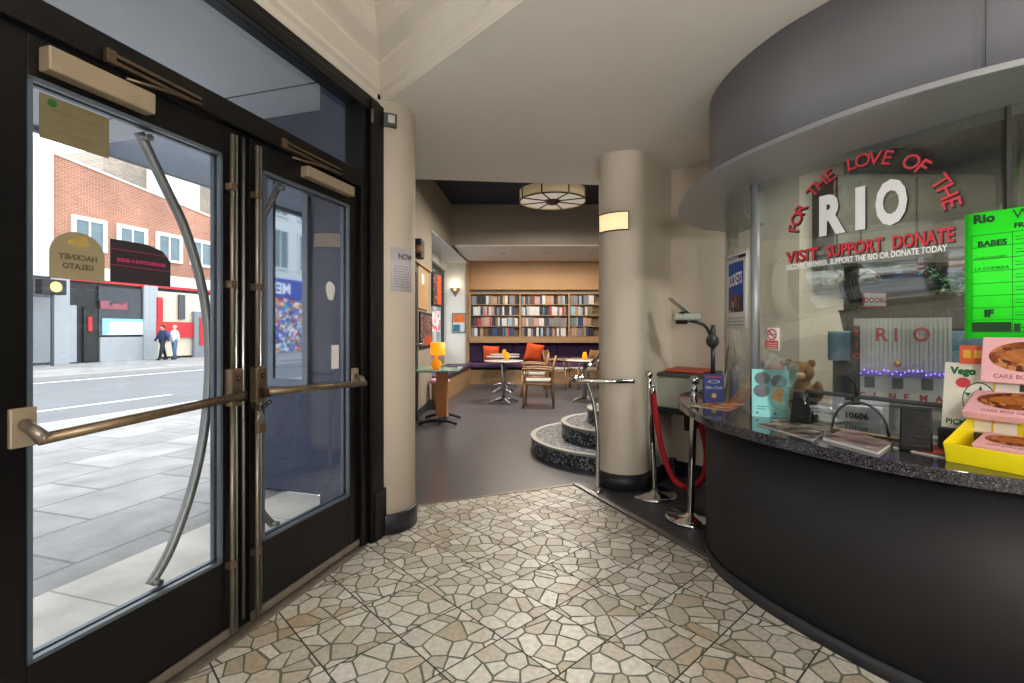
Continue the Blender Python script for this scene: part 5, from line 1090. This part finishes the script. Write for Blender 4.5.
for ri in range(4):
    for bi in range(3):
        x = bays[bi] + .035
        while x < bays[bi + 1] - .06:
            cn_ = random.choices(list(CASEC), wts)[0]; wd_ = random.choice((.03, .045, .06, .06, .075, .13)); ht = random.choice((.2, .215, .225)); key = (cn_, wd_)
            if x + wd_ > bays[bi + 1] - .032: break
            if x > 1.98: break
            if key not in protos:
                o_ = L().bx(-wd_ / 2, wd_ / 2, 0, .135, 0, .2).build('film_case', mat(cn_.replace(' ', '_') + '_case_plastic', CASEC[cn_], .5, var=.5, scale=22), None, bevel=.002, seg=1)
                protos[key] = o_; c_ = o_
            else: c_ = protos[key].copy(); C.objects.link(c_)
            c_.location = (x + wd_ / 2, SY0 + random.uniform(.012, .03), rows[ri] + .001); c_.scale = (1, 1, ht / .2)
            rn = ('bottom', 'second lowest', 'second highest', 'top')[ri]; bn = ('left', 'middle', 'right')[bi]
            tag(c_, '%s film case in the %s row, %s bay of the back wall shelving' % (cn_, rn, bn), 'film case', '%s cases in the %s row %s bay' % (cn_, rn, bn))
            x += wd_ + random.choice((.002, .003, .004))
# benches along the back and the left wall
bb_ = thing('back_bench', (1.5, 12.1, 0), 'long oak bench with purple seat and purple padded back along the back wall', 'bench')
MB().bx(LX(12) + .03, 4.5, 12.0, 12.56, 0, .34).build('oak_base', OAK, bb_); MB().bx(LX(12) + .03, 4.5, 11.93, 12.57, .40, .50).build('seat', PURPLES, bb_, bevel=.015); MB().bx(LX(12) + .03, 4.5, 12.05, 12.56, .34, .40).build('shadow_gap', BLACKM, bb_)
for k in range(5): MB().bx(LX(12) + .04 + k * 1.14, LX(12) + 1.17 + k * 1.14, 12.46, 12.57, .505, .99).build('back_pad', PURPLE, bb_, bevel=.02)
lb2 = thing('side_bench', (-1.3, 9.8, 0), 'oak bench with purple seat running under the lounge window', 'bench')
def wl4(x0a, y0, x1a, y1, th, z0, z1): return MB().wall([(x0a, y0), (x1a, y1)], th, z0, z1, 1, False)
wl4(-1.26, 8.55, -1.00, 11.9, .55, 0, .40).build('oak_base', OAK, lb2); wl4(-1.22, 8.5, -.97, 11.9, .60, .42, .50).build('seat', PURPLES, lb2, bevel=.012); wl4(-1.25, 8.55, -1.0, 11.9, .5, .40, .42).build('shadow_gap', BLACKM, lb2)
wl4(-1.74, 8.6, -1.64, 11.9, .05, .50, .78).build('back_rail', mat('pale_grey_oak', '#9a8c78', .5, var=.15), lb2)
pcu = thing('seat_cushion', (-1.25, 7.95, .45), 'pale pink round stool cushion behind the near lounge table', 'stool')
MB().lathe([(.0001, .50), (.12, .50), (.16, .48), (.17, .45), (.15, .42), (.0001, .41)], (-1.2, 8.12, 0), 28).build('cushion', mat('pale_pink_fabric', '#d8a8b8', .9), pcu); MB().lathe([(.13, 0), (.13, .41)], (-1.2, 8.12, 0), 24).build('drum_base', OAK, pcu)
def cushion(loc, sz, rot, label):
    r = L(); n = 12; vs, fs = [], []
    for s_ in (1, -1):
        for i in range(n + 1):
            for j in range(n + 1):
                u, v = i / n * 2 - 1, j / n * 2 - 1; b = (1 - u ** 4) * (1 - v ** 4); pin = 1 - .06 * (u * u * (1 - v * v) + v * v * (1 - u * u))
                vs.append((u * sz * pin, s_ * .07 * b, v * sz * pin))
    N_ = (n + 1) ** 2
    for s_ in range(2):
        for i in range(n):
            for j in range(n): a = s_ * N_ + i * (n + 1) + j; fs.append((a, a + 1, a + n + 2, a + n + 1) if s_ else (a, a + n + 1, a + n + 2, a + 1))
    r.add(vs, fs, True); o = r.build('cushion', ORANGE, None); o.location = loc; o.rotation_euler = rot; tag(o, label, 'cushion', 'orange cushions on the back bench'); return o
cushion((-.52, 12.26, .72), .21, (.25, .05, -.25), 'orange cushion at the left of the back bench'); cushion((.55, 12.26, .76), .23, (.25, .18, .2), 'orange cushion tilted on the back bench behind the chairs')
# ---- tables
def xfoot(mb, n, r_, z=.03, th=.022, rot=0):
    for k in range(n):
        a = rot + 2 * PI * k / n; d = Vector((math.cos(a), math.sin(a), 0)); mb.tube([d * .02 + Vector((0, 0, .075)), d * r_ * .4 + Vector((0, 0, .07)), d * r_ * .75 + Vector((0, 0, .045)), d * r_ + Vector((0, 0, .014))], [.03, .028, .022, .013], 10)
    return mb
def round_table(loc, label, rot=.4):
    r = thing('round_pedestal_table', loc, label, 'table', 'small round pedestal tables'); 
    L().lathe([(.0001, .735), (.335, .735), (.35, .745), (.35, .757), (.34, .762), (.0001, .762)], (0, 0, 0), 40).build('tabletop', TABLEM, r); L().lathe([(.033, .05), (.033, .735)], (0, 0, 0), 20).build('column', STEEL, r); xfoot(L(), 4, .28, rot=rot).build('foot', STEEL, r); return r
def tealight(loc, label):
    r = thing('candle_glass', loc, label, 'candle holder', 'amber candle glasses'); L().lathe([(.0001, 0), (.03, .0), (.045, .03), (.05, .06), (.04, .10), (.03, .125), (.035, .14), (.025, .138), (.022, .12), (.035, .06), (.0001, .01)], (0, 0, 0), 24).build('glass', AMBER, r); return r
t1 = (-.145, 8.75); t2 = (-.19, 10.3); t3 = (-.17, 11.4); t4 = (1.33, 8.95)
round_table((*t1, 0), 'nearest of the round pedestal tables left of the wooden armchairs'); round_table((*t2, 0), 'round pedestal table directly behind the nearest one', .7); round_table((*t3, 0), 'farthest round pedestal table in front of the back bench', .2)
round_table((*t4, 0), 'round pedestal table behind the handrail at the right', .5)
tealight((t1[0] + .05, t1[1], .763), 'amber candle glass on the nearest round table'); tealight((t2[0] + .03, t2[1], .763), 'amber candle glass on the second round table'); tealight((t4[0] + .0, t4[1], .763), 'amber candle glass on the table behind the handrail')
# rectangular table with wood panel pedestal
rt = thing('rectangular_table', (-1.0, 6.85, 0), 'pale green topped table with a wooden column and curved dark feet by the left wall', 'table')
L().bx(-.36, .27, -.26, .5, .725, .75).build('tabletop', TABLEG, rt, bevel=.004); L().bx(-.06, .09, -.03, .14, .09, .725).build('column', mat('orange_oak', '#a86a34', .5, var=.12, scale=3, stretch=(4, 4, .6)), rt)
L().lathe([(.035, .04), (.035, .10)], (-.0, .04, 0), 20).lathe([(.035, .04), (.035, .10)], (.07, .1, 0), 20).build('steel_sleeve', STEEL, rt)
for oy in (-.16, .34):
    mb = L(); mb.tube(smooth([(-.27, oy, .014), (-.15, oy, .05), (0, oy, .065), (.12, oy, .055), (.25, oy, .014)], 4), .022, 10); mb.build('curved_foot', BLACKM, rt)
L().bx(-.02, .04, -.16, .34, .04, .065).build('foot_bar', BLACKM, rt)
tl = thing('table_lamp', (-1.05, 6.8, .751), 'table lamp with amber glass base and glowing orange shade on the green topped table', 'lamp'); 
L().lathe([(.03, 0), (.055, .01), (.075, .06), (.07, .1), (.035, .13), (.022, .15), (.018, .2), (.0001, .2)], (0, 0, 0), 28).build('glass_base', AMBER, tl); L().lathe([(.10, .20), (.10, .375), (.096, .375), (.096, .20), (.10, .20)], (.02, 0, 0), 32).build('lamp_shade', SHADE, tl)
L().lathe([(.008, .19), (.008, .3)], (.02, 0, 0), 10).ell((.02, 0, .29), .025, .025, .03, 12).build('bulb', WLIT, tl); point('table_lamp_light', (-1.03, 6.8, 1.08), 1.5, (1, .6, .25), .03)
bk_ = thing('menu_book', (-.86, 7.1, .751), 'dark closed book lying on the green topped table', 'book'); L().bx(-.07, .08, -.05, .06, 0, .012).build('pages', PAPER, bk_); L().bx(-.072, .08, -.052, .062, .012, .02).build('cover', mat('dark_plum_cover', '#2e1c2c', .5), bk_)
# ---- wooden armchairs
def armchair(loc, rz, label):
    r = thing('wooden_armchair', loc, label, 'chair', 'wooden armchairs'); r.rotation_euler.z = rz           # faces -x
    for sy in (-1, 1):
        L().tube([(-.25, sy * .235, 0), (-.225, sy * .22, .44)], [.014, .02], 10).build('leg', CHAIRW, r); L().tube([(.25, sy * .225, 0), (.22, sy * .215, .42), (.235, sy * .21, .62), (.285, sy * .2, .86)], [.014, .02, .02, .016], 10).build('leg', CHAIRW, r)
        L().tube([(-.22, sy * .225, .43), (-.20, sy * .24, .64)], .014, 8).build('arm_post', CHAIRW, r)
        mb = L(); mb.tube(smooth([(-.26, sy * .24, .645), (-.1, sy * .25, .66), (.1, sy * .24, .65), (.24, sy * .215, .64)], 4), .019, 10); mb.build('armrest', CHAIRW, r)
        L().tube([(-.235, sy * .22, .405), (.225, sy * .22, .39)], .017, 8).build('side_rail', CHAIRW, r)
    L().bx(-.24, .23, -.22, .22, .385, .42).build('seat_frame', CHAIRW, r, bevel=.008); L().bx(-.25, .22, -.215, .215, .42, .47).build('seat', GREYF, r, bevel=.02, seg=3)
    mb = L(); mb.box((.275, 0, .79), (.022, .42, .13), 0, Matrix.Rotation(.2, 3, 'Y')); mb.build('top_rail', CHAIRW, r, bevel=.008)
    for k in range(4): L().tube([(.23, -.12 + .08 * k, .47), (.265, -.12 + .08 * k, .74)], .009, 8).build('back_spindle', CHAIRW, r)
    L().tube([(-.23, -.22, .40), (-.23, .22, .40)], .016, 8).build('front_rail', CHAIRW, r); return r
ch0 = armchair((.46, 8.35, 0), -.12, 'nearest wooden armchair with grey seat, side-on beside the round table')
def chair_copy(loc, rz, label):
    c_ = copy_tree(ch0); c_.location = loc; c_.rotation_euler.z = rz; c_['label'] = label
chair_copy((.44, 9.7, 0), -.05, 'second wooden armchair directly behind the nearest one'); chair_copy((1.02, 11.0, 0), 2.8, 'wooden armchair at the right by the back bench'); chair_copy((1.62, 11.1, 0), .3, 'wooden armchair farthest right behind the handrail')
# ---- posters, wall things
def poster(name, x0, x1, y, z0, z1, label, face, fm=BLACKM, cat='picture', dy=.02):
    r = thing(name, ((x0 + x1) / 2, y, z0), label, cat); b = .02
    mb = MB(); mb.bx(x0, x1, y, y + dy, z0, z0 + b).bx(x0, x1, y, y + dy, z1 - b, z1).bx(x0, x0 + b, y, y + dy, z0, z1).bx(x1 - b, x1, y, y + dy, z0, z1); mb.build('frame', fm, r); MB().bx(x0 + b, x1 - b, y + dy * .4, y + dy, z0 + b, z1 - b).build('print', face, r); return r
a = W(452, 332.5, 12.46); b = W(465.5, 313, 12.46)
sp_ = poster('framed_picture', a.x, b.x, 12.47, a.z, b.z, 'framed abstract picture in orange and blue below the v-shaped wall light', mat('pale_picture_ground', '#c8ccd0', .5), mat('grey_green_frame', '#5a6c68', .5), dy=.025)
MB().bx(a.x + .03, b.x - .03, 12.476, 12.479, (a.z + b.z) / 2 + .01, b.z - .03).build('orange_band', mat('orange_brush', '#cf6a2a', .6, var=.4, scale=9), sp_); MB().bx(a.x + .03, a.x + .2, 12.476, 12.479, a.z + .03, a.z + .2).build('blue_band', mat('blue_brush', '#2c6a8c', .6, var=.5, scale=9), sp_)
vs_ = thing('v_wall_light', W(455, 293, 12.44), 'v-shaped plaster wall light glowing on the white alcove wall', 'wall light'); c = vs_.location
mb = MB(); n = 12; vv = []
for i in range(n + 1):
    a_ = PI * i / n; vv.append((c.x - .13 * math.cos(a_), 12.495 - .10 * math.sin(a_), c.z + .12)); 
vv.append((c.x, 12.495, c.z - .10)); mb.add(vv, [(i, i + 1, n + 1) for i in range(n)] + [(0, n + 1, n)]); mb.build('shade', mat('brown_plaster_shade', '#8a7058', .6), vs_); MB().ell(c + Vector((0, -.0, .10)), .06, .04, .05, 12).build('bulb', WLIT, vs_)
point('wall_light_glow', (c.x, 12.38, c.z + .25), 1.8, (1, .82, .5), .03)
HC = mat('thin_cord', '#30302e', .6)
mp_ = thing('orange_poster', (-1.37, 8.5, 1.8), 'black framed orange and black poster hanging at the lounge window edge', 'poster')
q1, q2 = W(431, 300, 8.42), W(440, 300, 8.9)
MB().wall([(q1.x, q1.y), (q2.x, q2.y)], .03, 1.72, 2.33, -1, False).build('frame', BLACKM, mp_)
lerp2 = lambda k, e=.003: (q1.x + (q2.x - q1.x) * k + e, q1.y + (q2.y - q1.y) * k)
MB().tube([(q1.x, q1.y, 2.33), (q1.x, q1.y, 3.03)], .003, 6).build('cord', HC, mp_); MB().tube([(q2.x, q2.y, 2.33), (q2.x, q2.y, 3.03)], .003, 6).build('cord', HC, mp_)
MB().wall([lerp2(.08, .031), lerp2(.5, .031)], .004, 1.76, 2.28, -1, False).build('dark_print', PHOTO, mp_); MB().wall([lerp2(.5, .031), lerp2(.92, .031)], .004, 1.76, 2.28, -1, False).build('orange_print', mat('bright_orange_print', '#e84a14', .5, var=.05), mp_)
pk_ = thing('pink_poster', (-1.4, 9.2, 1.3), 'pink and white printed poster hanging in the lounge window below the orange poster', 'poster')
q3, q4 = W(432, 320, 8.7), W(440, 320, 9.2); MB().wall([(q3.x, q3.y), (q4.x, q4.y)], .004, 1.28, 1.66, -1, False).build('sheet', PINKWH, pk_); MB().tube([(q3.x, q3.y, 1.66), (q3.x, q3.y, 3.03)], .003, 6).build('cord', HC, pk_); MB().tube([(q4.x, q4.y, 1.66), (q4.x, q4.y, 3.03)], .003, 6).build('cord', HC, pk_)
# near part of the left wall: dark door, oak strip, collage poster, shelf with lantern
xw = -1.387
d3 = sroot('door_5', (-1.38, 6.8, 0)); MB().bx(xw - .01, xw + .03, 6.2, 6.28, 0, 2.2).bx(xw - .01, xw + .03, 7.0, 7.08, 0, 2.2).bx(xw - .01, xw + .03, 6.28, 7.0, 2.12, 2.2).build('door_frame', mat('dark_teal_frame', '#1e2c30', .4), d3)
MB().bx(xw, xw + .018, 6.28, 7.0, .02, 2.12).build('door_panel', mat('pale_teal_glass', '#6f8c8a', .2), d3); MB().bx(xw, xw + .035, 6.9, 7.0, 0.02, 2.12).build('door_stile', BLACKM, d3); MB().tube([(xw + .04, 6.9, 1.1), (xw + .09, 6.9, 1.1), (xw + .09, 7.25, 1.1)], .014, 10).build('pull_handle', STEEL, d3)
wp = thing('wood_panel', (-1.38, 7.5, 1.6), 'narrow oak coloured board on the lounge wall above the dark collage poster', 'board'); MB().bx(xw - .01, xw + .02, 7.15, 8.0, 1.62, 2.26).build('board', OAKP, wp); MB().bx(xw + .02, xw + .023, 7.4, 7.62, 2.0, 2.16).build('pale_label', PAPER, wp); MB().bx(xw - .01, xw + .05, 6.6, 8.2, 2.26, 2.30).build('picture_rail', OAK, wp)
cp_ = thing('collage_poster', (-1.38, 7.8, 1.0), 'dark collage poster on the near lounge wall beside the table lamp', 'poster'); MB().bx(xw - .01, xw + .02, 7.30, 8.4, 1.02, 1.58).build('frame', BLACKM, cp_); MB().bx(xw + .02, xw + .024, 7.34, 8.36, 1.06, 1.54).build('print', PHOTO, cp_); MB().bx(xw + .0245, xw + .027, 7.6, 8.36, 1.06, 1.2).build('orange_print', mat('orange_red_collage', '#a8431e', .6, var=.4, scale=12), cp_)
ln = thing('wall_speaker', (-1.36, 7.0, 2.4), 'small black wall speaker above the dark lounge door', 'speaker'); MB().bx(xw, xw + .12, 6.85, 7.1, 2.32, 2.58).build('cabinet', BLACKM, ln, bevel=.01); MB().lathe([(.05, 0), (.06, .006), (.0001, .012)], (xw + .08, 6.846, 2.43), 20, Matrix.Rotation(PI / 2, 3, 'X')).build('speaker_cone', mat('tan_cone', '#a88468', .6), ln)
